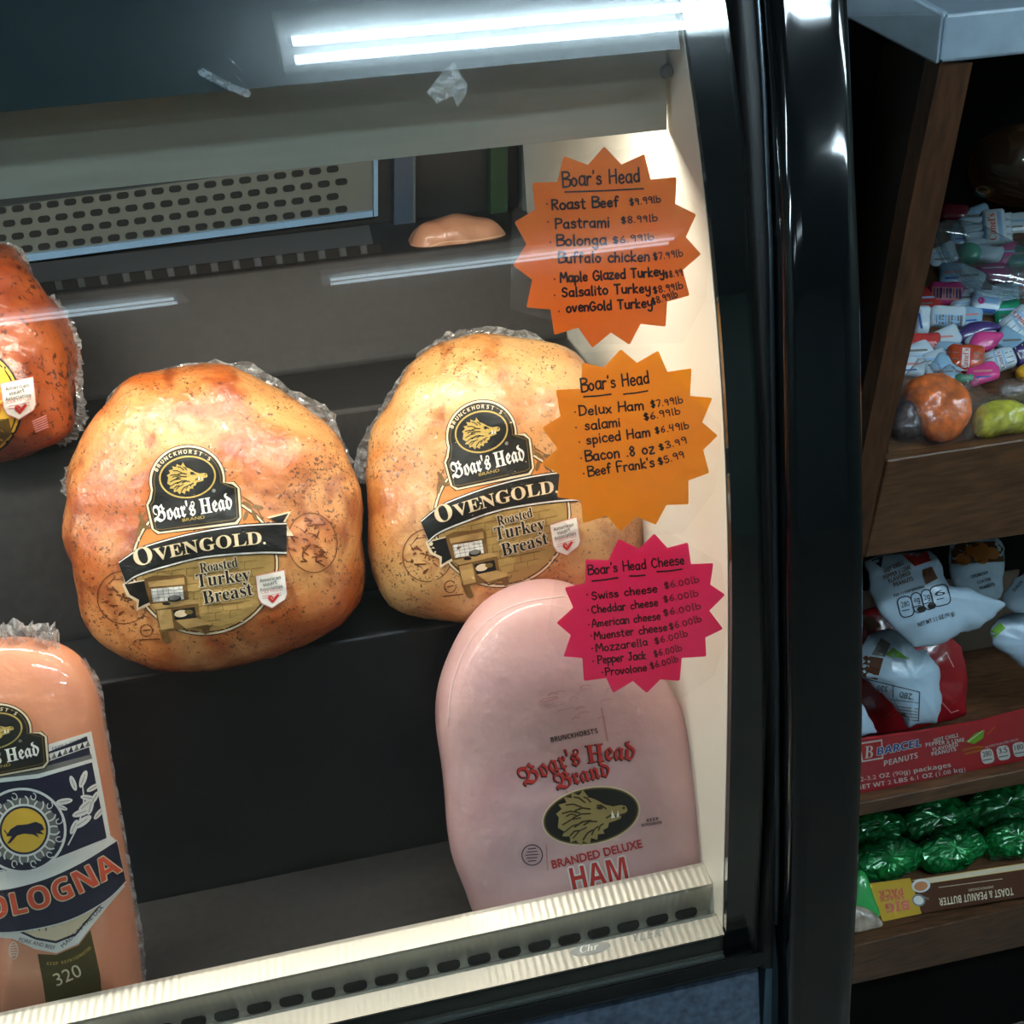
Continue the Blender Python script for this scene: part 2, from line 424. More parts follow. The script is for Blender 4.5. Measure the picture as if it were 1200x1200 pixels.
I_olive = ink('olive', 76, 66, 28); I_vein = ink('ham_vein', 196, 138, 128); I_orange = ink('label_orange', 204, 122, 52)
I_blue = ink('blue', 60, 100, 170); I_green = ink('green', 120, 180, 50); I_pink = ink('hot_pink', 205, 60, 130); I_purple = ink('purple', 70, 50, 110)
I_brown = ink('brown', 96, 56, 28); I_ltblue = ink('light_blue', 150, 190, 225); I_marker = mat('marker_black', srgb(20, 22, 26), 0.4)
I_marker_red = mat('marker_plum', srgb(120, 20, 50), 0.5)
M_steel = mat('brushed_steel', srgb(176, 178, 172), 0.32, 0.9, noise_amt=0.06, noise_scale=30, stretch=(1, 30, 30), bump=0.05, bump_scale=60)
M_steel_dk = mat('header_steel', srgb(176, 178, 166), 0.42, 0.45, noise_amt=0.05, noise_scale=14, stretch=(1, 12, 12))
M_black = mat('black_plastic', srgb(40, 38, 38), 0.55, noise_amt=0.25, noise_scale=120, bump=0.08, bump_scale=500)
M_gloss = mat('gloss_black', srgb(10, 13, 15), 0.06, spec=0.75)
M_gasket = mat('gasket_black', srgb(9, 9, 10), 0.5)
M_dark = mat('dark_slot', srgb(10, 10, 10), 0.7)
M_white = mat('white_liner', srgb(232, 228, 214), 0.45, noise_amt=0.03, noise_scale=6, stretch=(1, 1, 0.2))
M_bluegrey = mat('blue_laminate', srgb(150, 168, 182), 0.35, noise_amt=0.12, noise_scale=40)
M_basepanel = mat('speckled_blue_panel', srgb(74, 86, 102), 0.4, noise_amt=0.45, noise_scale=160)
M_wood = mat('stained_wood', srgb(96, 64, 40), 0.45, noise_amt=0.45, noise_scale=22, stretch=(1.0, 8, 8), bump=0.15, bump_scale=40)
M_woodv = mat('stained_wood_upright', srgb(76, 46, 26), 0.42, noise_amt=0.5, noise_scale=22, stretch=(8, 8, 1), bump=0.15, bump_scale=40)
M_dkwood = mat('dark_wood', srgb(46, 30, 22), 0.4, noise_amt=0.4, noise_scale=18, stretch=(8, 8, 1))

# ------------------------------------------------------------------ the room
def flat(name, lo, hi, m):
    bm = newbm(); box(bm, lo, hi); return struct(name, bm, m)
M_floor = mat('floor_tile', srgb(120, 112, 100), 0.3, noise_amt=0.15, noise_scale=5)
M_ceil = mat('ceiling_panel', srgb(150, 158, 160), 0.8, noise_amt=0.05, noise_scale=12)
M_wall = mat('store_wall', srgb(120, 134, 126), 0.7, noise_amt=0.06, noise_scale=5)
FZ = -0.30                                        # floor level: the camera is held about 1.7 m above it
flat('floor', (-3.2, -4.0, FZ-0.05), (3.2, 3.0, FZ), M_floor)
flat('ceiling', (-3.2, -4.0, 2.65), (3.2, 3.0, 2.7), M_ceil)
flat('wall_back', (-3.2, 2.9, FZ), (3.2, 3.0, 2.65), mat('back_wall_paint', srgb(40, 46, 48), 0.6))
flat('wall_front', (-3.2, -4.1, FZ), (3.2, -4.0, 2.65), M_wall)
flat('wall_left', (-3.3, -4.0, FZ), (-3.2, 3.0, 2.65), M_wall)
flat('wall_right', (3.2, -4.0, FZ), (3.3, 3.0, 2.65), M_wall)

# two-tube ceiling lamps
M_tube = mat('lit_tube', (1, 1, 1, 1), 0.4, emit=(*TUBE_L, 1), estr=TUBE_R)
M_tubefar = mat('lit_tube_far', (1, 1, 1, 1), 0.4, emit=(*TUBE_L, 1), estr=FAR_R)
M_fix = mat('lamp_housing', srgb(225, 228, 228), 0.5)
def ceiling_lamp(x0, x1, y, label, m):
    t = thing('ceiling_lamp', label, 'ceiling light', ((x0+x1)/2, y, 2.65), 'ceiling tube lamps')
    bm = newbm(); box(bm, (x0-0.03, y-0.11, 2.625), (x1+0.03, y+0.11, 2.65)); bevel(bm, 0.006); link('housing', bm, M_fix, t)
    for dy in (-0.036, 0.036):
        bm = newbm(); tube(bm, [(x0, y+dy, 2.60), (x1, y+dy, 2.60)], 0.011, 12); link('lamp_tube', bm, m, t, True)
    return t
ceiling_lamp(0.01, 1.25, -0.345, 'twin tube ceiling lamp over the aisle in front of the case', M_tube)
ceiling_lamp(-2.5, -1.26, -0.345, 'added unseen twin tube fill lamp over the aisle, past the left end of the case', M_tube)  # added room fill, kept out of the glass reflections
ceiling_lamp(-1.72, -0.50, -2.22, 'twin tube ceiling lamp far behind the aisle, left of its neighbour', M_tubefar)
ceiling_lamp(0.02, 1.24, -2.22, 'twin tube ceiling lamp far behind the aisle, right of its neighbour', M_tubefar)
ceiling_lamp(-2.9, -1.66, -1.2, 'added unseen twin tube fill lamp between the aisle rows at the left wall', M_tube)  # added fill light by the left wall, not a known fixture
ceiling_lamp(1.75, 2.95, -0.345, 'added unseen twin tube fill lamp over the aisle beyond the candy counter', M_tube)  # added to brighten the candy counter from the front
ceiling_lamp(1.66, 2.9, -1.2, 'added unseen twin tube fill lamp between the aisle rows at the right wall', M_tube)  # added fill light by the right wall, outside the mirrored area

# ------------------------------------------------------------------ the deli case
XE = 0.22; XL = -1.15
GC = (-1.98055615, 10.30486267, -20.53428187, 19.85549964, -9.36020838, 2.21626055)
def gY(z):
    r = 0.0
    for c in GC: r = r*z+c
    return r
case = thing('deli_display_case', 'black and steel deli case with curved glass front, holding wrapped meats', 'display case', (-0.45, 0.75, FZ))
def zr(x, py, Y):
    d = ray(x, py); return 1.4+d.z/d.y*Y
# stepped display floor
def strip(name, prof, m, x0=XL, x1=XE-0.001, parent=case, nseg=1, smooth=False, bev=0.0):
    bm = newbm(); extrude_profile(bm, prof, x0, x1, nseg, True)
    if bev: bevel(bm, bev, 3)
    return link(name, bm, m, parent, smooth)
E2 = (0.70, 0.930); E3 = (0.81, 1.084); E4 = (0.96, 1.1725)
strip('display_step', [(0.54, 0.66), (0.54, 0.70), (0.692, 0.70), (0.692, 0.66)], M_black)
M_black2 = mat('black_plastic_glossy', srgb(26, 27, 31), 0.35, noise_amt=0.2, noise_scale=120)
strip('display_step', [(0.692, 0.60), E2, (0.772, 0.930), (0.772, 0.60)], M_black2, bev=0.004)
strip('display_step', [(0.772, 0.60), (0.772, 0.931), E3, (0.92, 1.084), (0.92, 0.60)], M_black, bev=0.004)
strip('display_step', [(0.92, 0.60), (0.92, 1.0845), E4, (1.10, 1.1725), (1.10, 0.60)], M_black, bev=0.003)
# rear air grille along the top step
t = strip('air_grille', [(0.970, 1.1725), (0.970, 1.180), (1.010, 1.190), (1.010, 1.1725)], mat('grille_grey', srgb(92, 98, 104), 0.4, 0.3), -0.9, 0.05)
bm = newbm()
for k in range(34):
    x = -0.60+k*0.0195
    if x > 0.045: break
    vs = box(bm, (x, 0.967, 1.1725), (x+0.013, 0.971, 1.1805))
link('air_slots', bm, M_dark, t)
# rear wall, doors and perforated duct
bm = newbm(); box(bm, (XL, 1.102, 0.60), (XE, 1.12, 1.50)); link('rear_wall', bm, mat('rear_dark', srgb(34, 40, 42), 0.35), case)
P = lambda px, py, Y=1.092: onY(px, py, Y)
q = [P(437, 182), P(437, 247), P(-300, 340), P(-300, 285)]
bm = newbm(); prism(bm, q, (0, 0.008, 0)); duct = link('perforated_duct', bm, mat('duct_steel', srgb(104, 108, 100), 0.5, 0.3), case)
bm = newbm()
for r_, (y0, sh) in enumerate(((0.02, 0.5), (0.28, 0), (0.54, 0.5), (0.80, 0))):
    for k in range(30):
        px = 400-(k+sh)*20.5
        top = 185+(437-px)*0.1255; bot = 247+(437-px)*0.1255
        cy = top+(bot-top)*y0+6
        if px < -60: break
        c = [P(a, b, 1.0915) for a, b in rrect(px, cy, 14.5, 8, 3.8, -7)]
        prism(bm, c, (0, 0.0004, 0))
link('perforations', bm, M_dark, duct)
bm = newbm(); prism(bm, [P(437, 247, 1.085), P(437, 254, 1.085), P(-300, 350, 1.085), P(-300, 341, 1.085)], (0, 0.007, 0)); link('duct_edge', bm, mat('duct_lip', srgb(130, 165, 195), 0.35), duct)
bm = newbm(); prism(bm, [P(438, 182, 1.085), P(443, 182, 1.085), P(443, 253, 1.085), P(438, 254, 1.085)], (0, 0.007, 0)); link('duct_edge', bm, MATS['duct_lip'], duct)
for px, wd, c in ((462, 22, (54, 70, 88)), (484, 3, (84, 92, 92)), (575, 20, (36, 66, 44)), (612, 40, (74, 82, 84))):
    bm = newbm(); prism(bm, [P(px, 150, 1.08), P(px+wd, 150, 1.08), P(px+wd, 300, 1.08), P(px, 300, 1.08)], (0, 0.02, 0))
    link('rear_door_stile', bm, mat('stile_%d' % px, srgb(*c), 0.4), case)
# steel light canopy
zb = 1.4-0.150*0.625
bm = newbm()
extrude_profile(bm, [(0.625, zb), (0.628, 1.375), (0.65, 1.40), (0.70, 1.40), (0.70, 1.345), (0.640, zb+0.018), (0.634, zb)], XL, 0.2165, 1, True)
canopy = link('light_canopy', bm, M_steel_dk, case)
zc = zr(170, 112, 0.622)
bm = newbm(); cz = [zc+(1.53-zc)*k/14 for k in range(15)]
extrude_profile(bm, [(gY(z)+0.011, z) for z in cz]+[(gY(z)+0.018, z) for z in cz[::-1]], XL, 0.217, 1, True); link('dark_reflection_panel', bm, mat('reflection_dark_teal', srgb(30, 46, 50), 0.25), canopy)  # added dark panel: a dark reflection on the canopy put into its colour
sp = onY(782, 84, 0.624); bm = newbm()
bmesh.ops.create_cone(bm, cap_ends=True, segments=20, radius1=0.0042, radius2=0.0034, depth=0.003, matrix=Matrix.Translation(sp) @ Matrix.Rotation(rad(90), 4, 'X'))
link('screw', bm, mat('screw_steel', srgb(120, 122, 120), 0.4, 0.8), canopy)
M_lamp = mat('case_lamp_tube', (1, 1, 1, 1), 0.4, emit=(1, 0.93, 0.8, 1), estr=4)
bm = newbm(); tube(bm, [(-1.0, 0.662, 1.334), (0.205, 0.662, 1.334)], 0.009, 12); link('strip_lamp', bm, M_lamp, case, True)
# white end liner
zs = [0.62+i*(1.50-0.62)/40 for i in range(41)]
bm = newbm(); pts = [(XE, gY(min(z, 1.50))+0.012, z) for z in zs]+[(XE, 1.102, 1.50), (XE, 1.102, 0.62)]
prism(bm, pts, (0.006, 0, 0)); link('end_liner', bm, M_white, case)
# front lip rail with slots
xr = 845
prof = [(1006, 0.545), (1010, 0.542), (1033, 0.526), (1036, 0.5255), (1062, 0.530), (1067, 0.529), (1069, 0.516), (1072, 0.515), (1096, 0.4985), (1098, 0.499)]
pr = [(Y, zr(xr, py, Y)) for py, Y in prof]
M_rail = mat('rail_steel', srgb(200, 198, 188), 0.28, 0.75)
_nt = M_rail.node_tree; _b = _nt.nodes['Principled BSDF']; _w = _nt.nodes.new('ShaderNodeTexWave'); _w.inputs['Scale'].default_value = 55; _w.inputs['Distortion'].default_value = 2.5; _w.inputs['Detail'].default_value = 2; _w.inputs['Detail Scale'].default_value = 0.6
_co = _nt.nodes.new('ShaderNodeTexCoord'); _nt.links.new(_co.outputs['Object'], _w.inputs['Vector'])
_bp = _nt.nodes.new('ShaderNodeBump'); _bp.inputs['Strength'].default_value = 0.16; _bp.inputs['Distance'].default_value = 0.001
_nt.links.new(_w.outputs['Fac'], _bp.inputs['Height']); _nt.links.new(_bp.outputs[0], _b.inputs['Normal'])
rail = strip('lip_rail', pr+[(0.505, pr[-1][1]), (0.545, 0.69)], M_rail, XL, 0.2195)
# wavy machine marks: low ridges across the two bright plates
bm = newbm()
za, zb_ = zr(xr, 1050, 0.5095), zr(xr, 1064, 0.5115)
for k in range(26):
    xx = 0.200-k*0.0235
    P0 = Vector((xx, 0.5295, zr(xr, 1059, 0.5295)))
    c = [(xx+a*0.001, 0.5278, P0.z+b*0.001) for a, b in rrect(0, -1.0, 17.5, 9.5, 4)]
    prism(bm, c, (0, 0.0016, 0))
link('air_slots', bm, M_dark, rail)
lower = [(1099, 0.501), (1113, 0.502), (1114, 0.500), (1117, 0.499), (1119, 0.501)]
pl = [(Y, zr(xr, py, Y)) for py, Y in lower]
strip('kick_strip', pl+[(0.515, pl[-1][1]), (0.515, pl[0][1])], mat('kick_steel', srgb(118, 120, 112), 0.35, 0.8), XL, 0.2195)
pb = [(Y, zr(xr, py, Y)) for py, Y in ((1119, 0.4995), (1121.5, 0.4965), (1124, 0.4965), (1126, 0.499))]
bm = newbm(); extrude_profile(bm, pb+[(0.506, pb[-1][1]), (0.506, pb[0][1])], XL, 0.2195, 1, True); link('glass_channel', bm, mat('channel_alu', srgb(170, 175, 172), 0.4, 0.8), case)
pb2 = [(Y, zr(xr, py, Y)) for py, Y in ((1126, 0.496), (1127, 0.480), (1141, 0.478), (1144, 0.49))]
bm = newbm(); extrude_profile(bm, pb2+[(0.52, pb2[-1][1]), (0.52, pb2[0][1])], XL, 0.243, 1, True); link('bumper', bm, M_gasket, case)
z1 = pb2[-1][1]
bm = newbm(); extrude_profile(bm, [(0.487, z1-0.001), (0.470, z1-0.10), (0.45, -0.20), (0.55, -0.20), (0.55, z1-0.001)], XL, 0.243, 1, True); link('base_panel', bm, M_basepanel, case)
bm = newbm(); box(bm, (XL, 0.55, FZ), (0.235, 1.10, 0.60)); link('base_box', bm, mat('base_black', srgb(22, 22, 24), 0.5), case)
# maker's mark on the rail
R_tree = bvh_of(rail)
it = [poly(ell(692, 1112, 24, 6.5, -11), mat('mark_grey', srgb(150, 150, 144), 0.4), 1)]
it += text('Chr', 680, 1117, 702, 1112, 8, I_white, 2, 'serifitalic')+text('YLER', 742, 1103.5, 776, 1097, 9.5, MATS['mark_grey'], 1.4, 'bolditalic')
decal('maker_mark', rail, R_tree, it, 6)
# curved glass
def sheet(bm, x0, x1, o0, o1, za=0.728, zb=1.52, n=64):
    A = []; B = []
    for i in range(n+1):
        z = za+(zb-za)*i/n; y = gY(z)
        s = (gY(z+0.005)-gY(z-0.005))/0.01; q = math.hypot(1, s)
        A.append((y+o0/q, z-o0*s/q)); B.append((y+o1/q, z-o1*s/q))
    def run(P_, sm):
        r = [[bm.verts.new((x, y, z)) for y, z in P_] for x in (x0, x1)]
        for i in range(len(P_)-1): bm.faces.new([r[0][i], r[0][i+1], r[1][i+1], r[1][i]]).smooth = sm
    run(A, True); run(B[::-1], True); run([A[-1], B[-1]], False); run([B[0], A[0]], False)
    for x in (x0, x1): bm.faces.new([bm.verts.new((x, y, z)) for y, z in A+B[::-1]])
bm = newbm(); sheet(bm, XL, 0.243, 0.0, 0.004)
glass = link('curved_glass', bm, M_glass, case)
bm = newbm(); sheet(bm, -0.6, 0.3, 0.004, 0.0045); tr_o = link('tmp', bm, M_glass); G_tree = bvh_of(tr_o); bpy.data.objects.remove(tr_o)
# black band behind the glass edge, gasket and rounded end frame
bm = newbm(); sheet(bm, 0.2205, 0.246, 0.006, 0.012, 0.70, 1.50); link('edge_band', bm, M_gloss, case)
def interp(tab, y):
    for (x0, y0), (x1, y1) in zip(tab, tab[1:]):
        if y0 <= y <= y1: return x0+(x1-x0)*(y-y0)/(y1-y0)
    return tab[0][0] if y < tab[0][1] else tab[-1][0]
LE = [(884, -150), (893, 0), (900, 100), (908, 300), (913, 600), (916, 850), (916, 1000), (912, 1200), (905, 1500)]
RE = [(975, -150), (985, 0), (992, 150), (1000, 350), (1004, 600), (1004, 850), (999, 1030), (990, 1200), (975, 1500)]
GE = [(848, -150), (862, 0), (875, 150), (884, 300), (895, 500), (903, 800), (905, 950), (888, 1130), (880, 1300)]
def ribbon_post(name, tabA, tabB, fy, bulge, m, ylist, n=16, depth=0.05, rim=0.0):
    bm = newbm(); rows = []
    for py in ylist:
        xa, xb = interp(tabA, py), interp(tabB, py); row = []
        # find the height on the glass profile for this row
        P0 = None; Y = 0.52
        for _ in range(30):
            P0 = onY((xa+xb)/2, py, Y+fy); Y = gY(max(0.70, min(1.5, P0.z)))
        A = onY(xa, py, Y+fy); B = onY(xb, py, Y+fy)
        B.y += 0.0; rowp = []
        rowp.append(A+Vector((0, depth, 0)))
        for k in range(n+1):
            a = math.pi*k/n; u = (1-math.cos(a))/2
            h = max(0.0, 1-abs(2*u-1)**8)**0.5
            rowp.append(A.lerp(B, u)+Vector((0, -bulge*h, 0)))
        rowp.append(B+Vector((0, depth, 0)))
        rows.append([bm.verts.new(p) for p in rowp])
    for a, b in zip(rows, rows[1:]):
        for i in range(len(a)-1): bm.faces.new([a[i], a[i+1], b[i+1], b[i]])
        bm.faces.new([a[-1], a[0], b[0], b[-1]])
    bm.faces.new(rows[0]); bm.faces.new(rows[-1][::-1])
    bmesh.ops.recalc_face_normals(bm, faces=bm.faces)
    return link(name, bm, m, case, True)
ys = list(range(-150, 1501, 30))
ribbon_post('end_frame', LE, RE, -0.004, 0.016, M_gloss, ys, depth=0.16)
TE = [(x-3, y) for x, y in LE]; TA = [(x-9, y) for x, y in LE]
ribbon_post('trim_line', TA, TE, -0.003, 0.003, mat('trim_dark_metal', srgb(70, 78, 84), 0.25, 0.8), [y for y in ys if y < 1100], n=6, depth=0.01)
ribbon_post('glass_gasket', GE, TA, 0.000, 0.004, M_gasket, [y for y in range(-150, 1131, 32)], n=6, depth=0.02)
bm = newbm(); prism(bm, [onY(914, 1010, 0.50), onY(916, 1300, 0.50), onY(890, 1300, 0.50), onY(897, 1140, 0.50)], (0, 0.01, 0))
link('end_trim_panel', bm, mat('pale_blue_metal', srgb(128, 160, 180), 0.35), case)

# ------------------------------------------------------------------ boar emblem and brand badge art
def boar(cx, cy, s, ang=0, eye=True, fill=None, lines=None):
    """bristly head in profile facing right, width about 2*s"""
    fill = fill or I_gold; lines = lines or I_black
    up = [(-0.95, 0.15), (-0.86, -0.12), (-0.92, -0.22), (-0.74, -0.32), (-0.80, -0.45), (-0.58, -0.46), (-0.62, -0.62), (-0.42, -0.55), (-0.40, -0.70), (-0.22, -0.58), (-0.12, -0.66), (-0.02, -0.48),
          (0.10, -0.44), (0.22, -0.36), (0.40, -0.20), (0.62, -0.10), (0.82, -0.10), (0.95, -0.04), (0.97, 0.08), (0.88, 0.16), (0.80, 0.16), (0.74, 0.26), (0.60, 0.28), (0.42, 0.30),
          (0.36, 0.42), (0.22, 0.46), (0.24, 0.56), (0.06, 0.54), (0.02, 0.68), (-0.14, 0.60), (-0.20, 0.76), (-0.36, 0.64), (-0.44, 0.74), (-0.54, 0.58), (-0.70, 0.60), (-0.68, 0.44), (-0.88, 0.40), (-0.80, 0.28)]
    c, sn = math.cos(rad(ang)), math.sin(rad(ang))
    T = lambda x, y: (cx+s*(x*c-y*sn), cy+s*(x*sn+y*c))
    out = [poly([T(*p) for p in up], fill, 4)]
    rnd = random.Random(3)
    lw = max(0.5, s*0.035)
    for x0, y0, x1, y1 in ((-0.8, 0.1, -0.3, 0.02), (-0.75, -0.2, -0.3, -0.12), (-0.6, -0.4, -0.22, -0.26), (-0.35, -0.56, -0.1, -0.36), (-0.1, -0.5, 0.05, -0.34),
                           (-0.8, 0.3, -0.3, 0.16), (-0.6, 0.5, -0.2, 0.3), (-0.35, 0.6, -0.05, 0.4), (-0.1, 0.52, 0.12, 0.34), (0.1, 0.44, 0.26, 0.3), (-0.5, 0.22, -0.05, 0.14), (-0.5, -0.02, -0.02, -0.04),
                           (-0.4, -0.2, 0.0, -0.16), (0.2, -0.22, 0.42, -0.08), (-0.25, 0.22, 0.1, 0.2), (-0.66, -0.1, -0.4, -0.08), (-0.66, 0.42, -0.4, 0.34)):
        out.append(stroke([T(x0, y0), T((x0+x1)/2, (y0+y1)/2-0.05), T(x1, y1)], lw*(1+0.4*rnd.random()), lines, 4.6))
    out.append(stroke([T(0.9, 0.15), T(0.66, 0.18), T(0.5, 0.12), T(0.38, 0.16)], lw*1.3, lines, 4.6))
    out.append(poly([T(x, y) for x, y in ell(0.26, -0.14, 0.09, 0.05, 12, 10)], lines, 4.7))
    out.append(poly([T(x, y) for x, y in ell(0.88, 0.0, 0.04, 0.035, 0, 8)], lines, 4.7))
    out.append(poly([T(0.50, 0.20), T(0.56, -0.02), T(0.61, 0.20)], I_white, 5)); out.append(poly([T(0.64, 0.2), T(0.72, 0.02), T(0.72, 0.2)], I_white, 5))
    out.append(poly([T(-0.2, -0.42), T(-0.1, -0.74), T(0.06, -0.40)], fill, 4.2))
    return out
def arcchars(s, cx, cy, rx, ry, a0, a1, h, m, lvl, ang=0, font='bold'):
    """letters along an ellipse"""
    out = []; n = len(s); c, sn = math.cos(rad(ang)), math.sin(rad(ang))
    for i, ch in enumerate(s):
        if ch == ' ': continue
        a = rad(a0+(a1-a0)*(i+0.5)/n); x, y = rx*math.cos(a), ry*math.sin(a)
        tx, ty = -rx*math.sin(a), ry*math.cos(a)
        if a1 < a0: tx, ty = -tx, -ty
        q = math.hypot(tx, ty); tx, ty = tx/q, ty/q
        X, Y = cx+x*c-y*sn, cy+x*sn+y*c; TX, TY = tx*c-ty*sn, tx*sn+ty*c
        V, F = glyphs(ch, font); w_ = max(p[0] for p in V); lo = min(p[0] for p in V); sc = h/0.72
        out.append(([(X+TX*(gx-(lo+w_)/2)*sc+TY*gy*sc, Y+TY*(gx-(lo+w_)/2)*sc-TX*gy*sc) for gx, gy in V], F, m, lvl))
    return out
def badge(A=None):
    """black emblem plate: domed top, name panel below (frame of the left turkey)"""
    def outline(g):
        dome = ell(219.5, 563, 43+g, 40+g, -8, 30, 172, 372)
        plate = [(273+g*.8, 566-g), (279.5+g, 572), (282+g, 606), (277+g, 613+g), (186-g, 624.5+g), (179-g, 620), (172.5-g, 592), (176-g, 585-g*.6)]
        return dome+plate
    it = [poly(outline(2.2), I_black, 2), poly(outline(1.2), I_cream, 2.4), poly(outline(-1.2), I_black, 2.8)]
    it.append(stroke(outline(-4), 0.9, I_dkgold, 3.2, True))
    it += [poly(ell(219.7, 559, 33.5, 25, -6), I_gold, 3.2), poly(ell(219.7, 559, 31.5, 23, -6), I_black, 3.6)]
    it += boar(219, 559.5, 25, -8)
    it += arcchars("BRUNCKHORST'S", 219, 564, 37, 32.5, 205, 322, 4.6, I_cream, 3.6, -6)
    it += text("Boar's Head", 181.5, 612, 273, 596, 19.5, I_white, 4, 'fraktur', outline=I_white, owid=0.22, olvl=3.8)
    it += text('BRAND', 214, 611.5, 240, 607.5, 3.6, I_gold, 4)
    it.append(poly(ell(250.5, 575, 2.2, 2.2, 0, 10), I_grey, 4))
    return xf(it, A) if A else it
def turkey_art():
    out = {}
    disc = ell(240, 662, 86, 82, -10, 60)
    up = ell(240, 662, 82, 78, -10, 60)
    it = [poly(ell(240, 662, 87, 83, -10, 60), I_black, 1), poly(disc, I_cream, 1.2), poly(ell(240, 662, 83.5, 79.5, -10, 60), I_black, 1.4), poly(up, I_orange, 1.6)]
    # leaf sprays beside the plate
    for (x, y, a) in ((166, 608, 60), (163, 622, 100), (170, 617, 20), (290, 592, 40), (298, 604, 70), (288, 604, 110), (302, 594, 10)):
        it.append(poly(ell(x, y, 7, 2.6, a, 12), I_dkwood, 2))
    it += [stroke(catmull([(160, 634), (163, 615), (170, 600)], 6, False), 1.3, I_dkwood, 2), stroke(catmull([(308, 608), (298, 592), (284, 582)], 6, False), 1.3, I_dkwood, 2)]
    # lower half in brick
    low = [p for p in ell(240, 662, 81.5, 77.5, -10, 90, -8, 186)]
    it.append(poly(low, I_tan, 1.9))
    for r_ in range(9):
        yy = 664+r_*9.2
        for k in range(14):
            xx = 150+k*17+(r_ % 2)*8.5
            dy = -(xx-240)*0.12
            if ((xx-240)/78)**2+((yy+dy-660)/74)**2 < 1 and ((xx+15-240)/78)**2+((yy+dy-660)/74)**2 < 1 and not (xx < 208 and yy > 690):
                it.append(stroke([(xx, yy+dy), (xx+15, yy+dy-2)], 0.8, I_mortar, 2.1))
                if r_ < 8: it.append(stroke([(xx, yy+dy), (xx+1, yy+dy+8.5)], 0.7, I_mortar, 2.1))
    out['label_disc'] = it
    # ribbon
    top = catmull([(139, 659), (160, 645), (180, 637), (225, 625), (281, 616), (336, 613)], 6, False)
    bot = catmull([(336, 648), (300, 648), (240, 653), (190, 665), (160, 675), (147, 684)], 6, False)
    g = lambda P_, d: [(x, y+d) for x, y in P_]
    it = []
    it += [poly([(336, 616), (312, 606), (341, 599), (334, 613), (344, 628), (336, 628)], I_cream, 2.2), poly([(335, 617), (316, 607.5), (338, 601.5), (331, 613), (340, 625)], I_black, 2.4)]
    it += [poly([(143, 684), (148, 698), (160, 705), (160, 716), (182, 706), (176, 678)], I_cream, 2.2), poly([(146, 685), (152, 697), (163, 703), (162, 712), (179, 704), (173, 680)], I_black, 2.4)]
    it += [poly(g(top, -1.5)+g(bot, 2), I_black, 2.6), poly(g(top, -0.3)+g(bot, 0.8), I_white, 3), poly(g(top, 1.2)+g(bot, -1.2), I_black, 3.4)]
    out['ribbon'] = it
    it = text('O', 160, 664.5, 181, 657.5, 20.5, I_cream, 4.4, 'serif', outline=I_dkgold, owid=0.5)
    it += text('VENGOLD', 182.5, 657.6, 307, 637.5, 15, I_cream, 4.4, 'serif', outline=I_dkgold, owid=0.5, sag=2.6)
    it.append(poly(ell(310, 636.5, 1.6, 1.6, 0, 8), I_cream, 4.2))
    it += text('Roasted', 235, 671.5, 279, 664, 11.5, I_black, 4, 'serif', outline=I_cream, owid=1.0)
    it += text('Turkey', 231, 688.5, 294, 680, 15, I_black, 4, 'serif', outline=I_cream, owid=1.1)
    it += text('Breast', 239, 708, 297, 697, 15, I_black, 4, 'serif', outline=I_cream, owid=1.1)
    it.append(stroke([(250, 709.5), (285, 705)], 1.2, I_dkwood, 3))
    out['lettering'] = it
    out['emblem_plate'] = badge()
    # old kitchen range
    C = lambda x, y: (x/2.6667, 400+y/2.6667)
    q = lambda *p: [C(*a) for a in p]
    it = [poly(q((450, 742), (480, 732), (535, 732), (575, 728), (585, 742), (585, 765), (455, 772)), I_dkwood, 3), poly(q((462, 752), (575, 738), (578, 760), (466, 768)), I_wood, 3.4),
          poly(q((455, 770), (585, 765), (590, 812), (470, 825)), I_dkwood, 3), poly(q((472, 774), (570, 765), (575, 806), (478, 815)), I_white, 3.4)]
    for k in range(6):
        it.append(stroke(q((474+k*17, 774-k*1.5), (480+k*17, 814-k*1.5)), 0.5, I_grey, 3.8))
    for k in range(3):
        it.append(stroke(q((473+k*2, 783+k*10), (572+k*1.5, 774+k*10)), 0.5, I_grey, 3.8))
    it += [poly(q((470, 822), (600, 806), (622, 818), (490, 838)), I_wood, 3.6), poly(q((484, 838), (618, 820), (628, 890), (500, 905)), I_dkwood, 3.2),
           poly(q((490, 842), (534, 836), (544, 896), (502, 902)), I_wood, 3.6), poly(q((540, 840), (608, 830), (614, 862), (548, 872)), I_black, 3.8),
           poly(q((548, 872), (614, 864), (664, 882), (582, 898)), I_wood, 3.9), poly(ell(*C(566, 851), 8, 4.2, -8, 14), I_cream, 4.2), poly(ell(*C(590, 846), 5, 2.8, 0, 12), I_dkgold, 4.3),
           poly(ell(*C(545, 804), 8, 4, -5, 14), I_black, 4), poly(ell(*C(545, 801), 6.5, 3, -5, 14), I_grey, 4.3), poly(ell(*C(520, 820), 5, 1.8, 0, 12), I_black, 4),
           poly(q((496, 900), (520, 898), (534, 940), (524, 946), (512, 942)), I_dkwood, 3.2), poly(q((600, 892), (650, 884), (656, 910), (640, 916), (630, 900)), I_dkwood, 3.2),
           stroke(q((500, 905), (640, 888)), 2.4, I_dkwood, 3.3), stroke(q((664, 882), (660, 890), (582, 906)), 1.2, I_dkwood, 3.9)]
    out['stove_picture'] = it
    # heart badge
    sh = q((800, 735), (888, 716), (896, 790), (890, 806), (850, 832), (818, 818), (808, 800))
    it = [poly([(x+(x-318.5)*.05, y+(y-690)*.05) for x, y in sh], I_pinkline, 4.6), poly(sh, I_white, 5)]
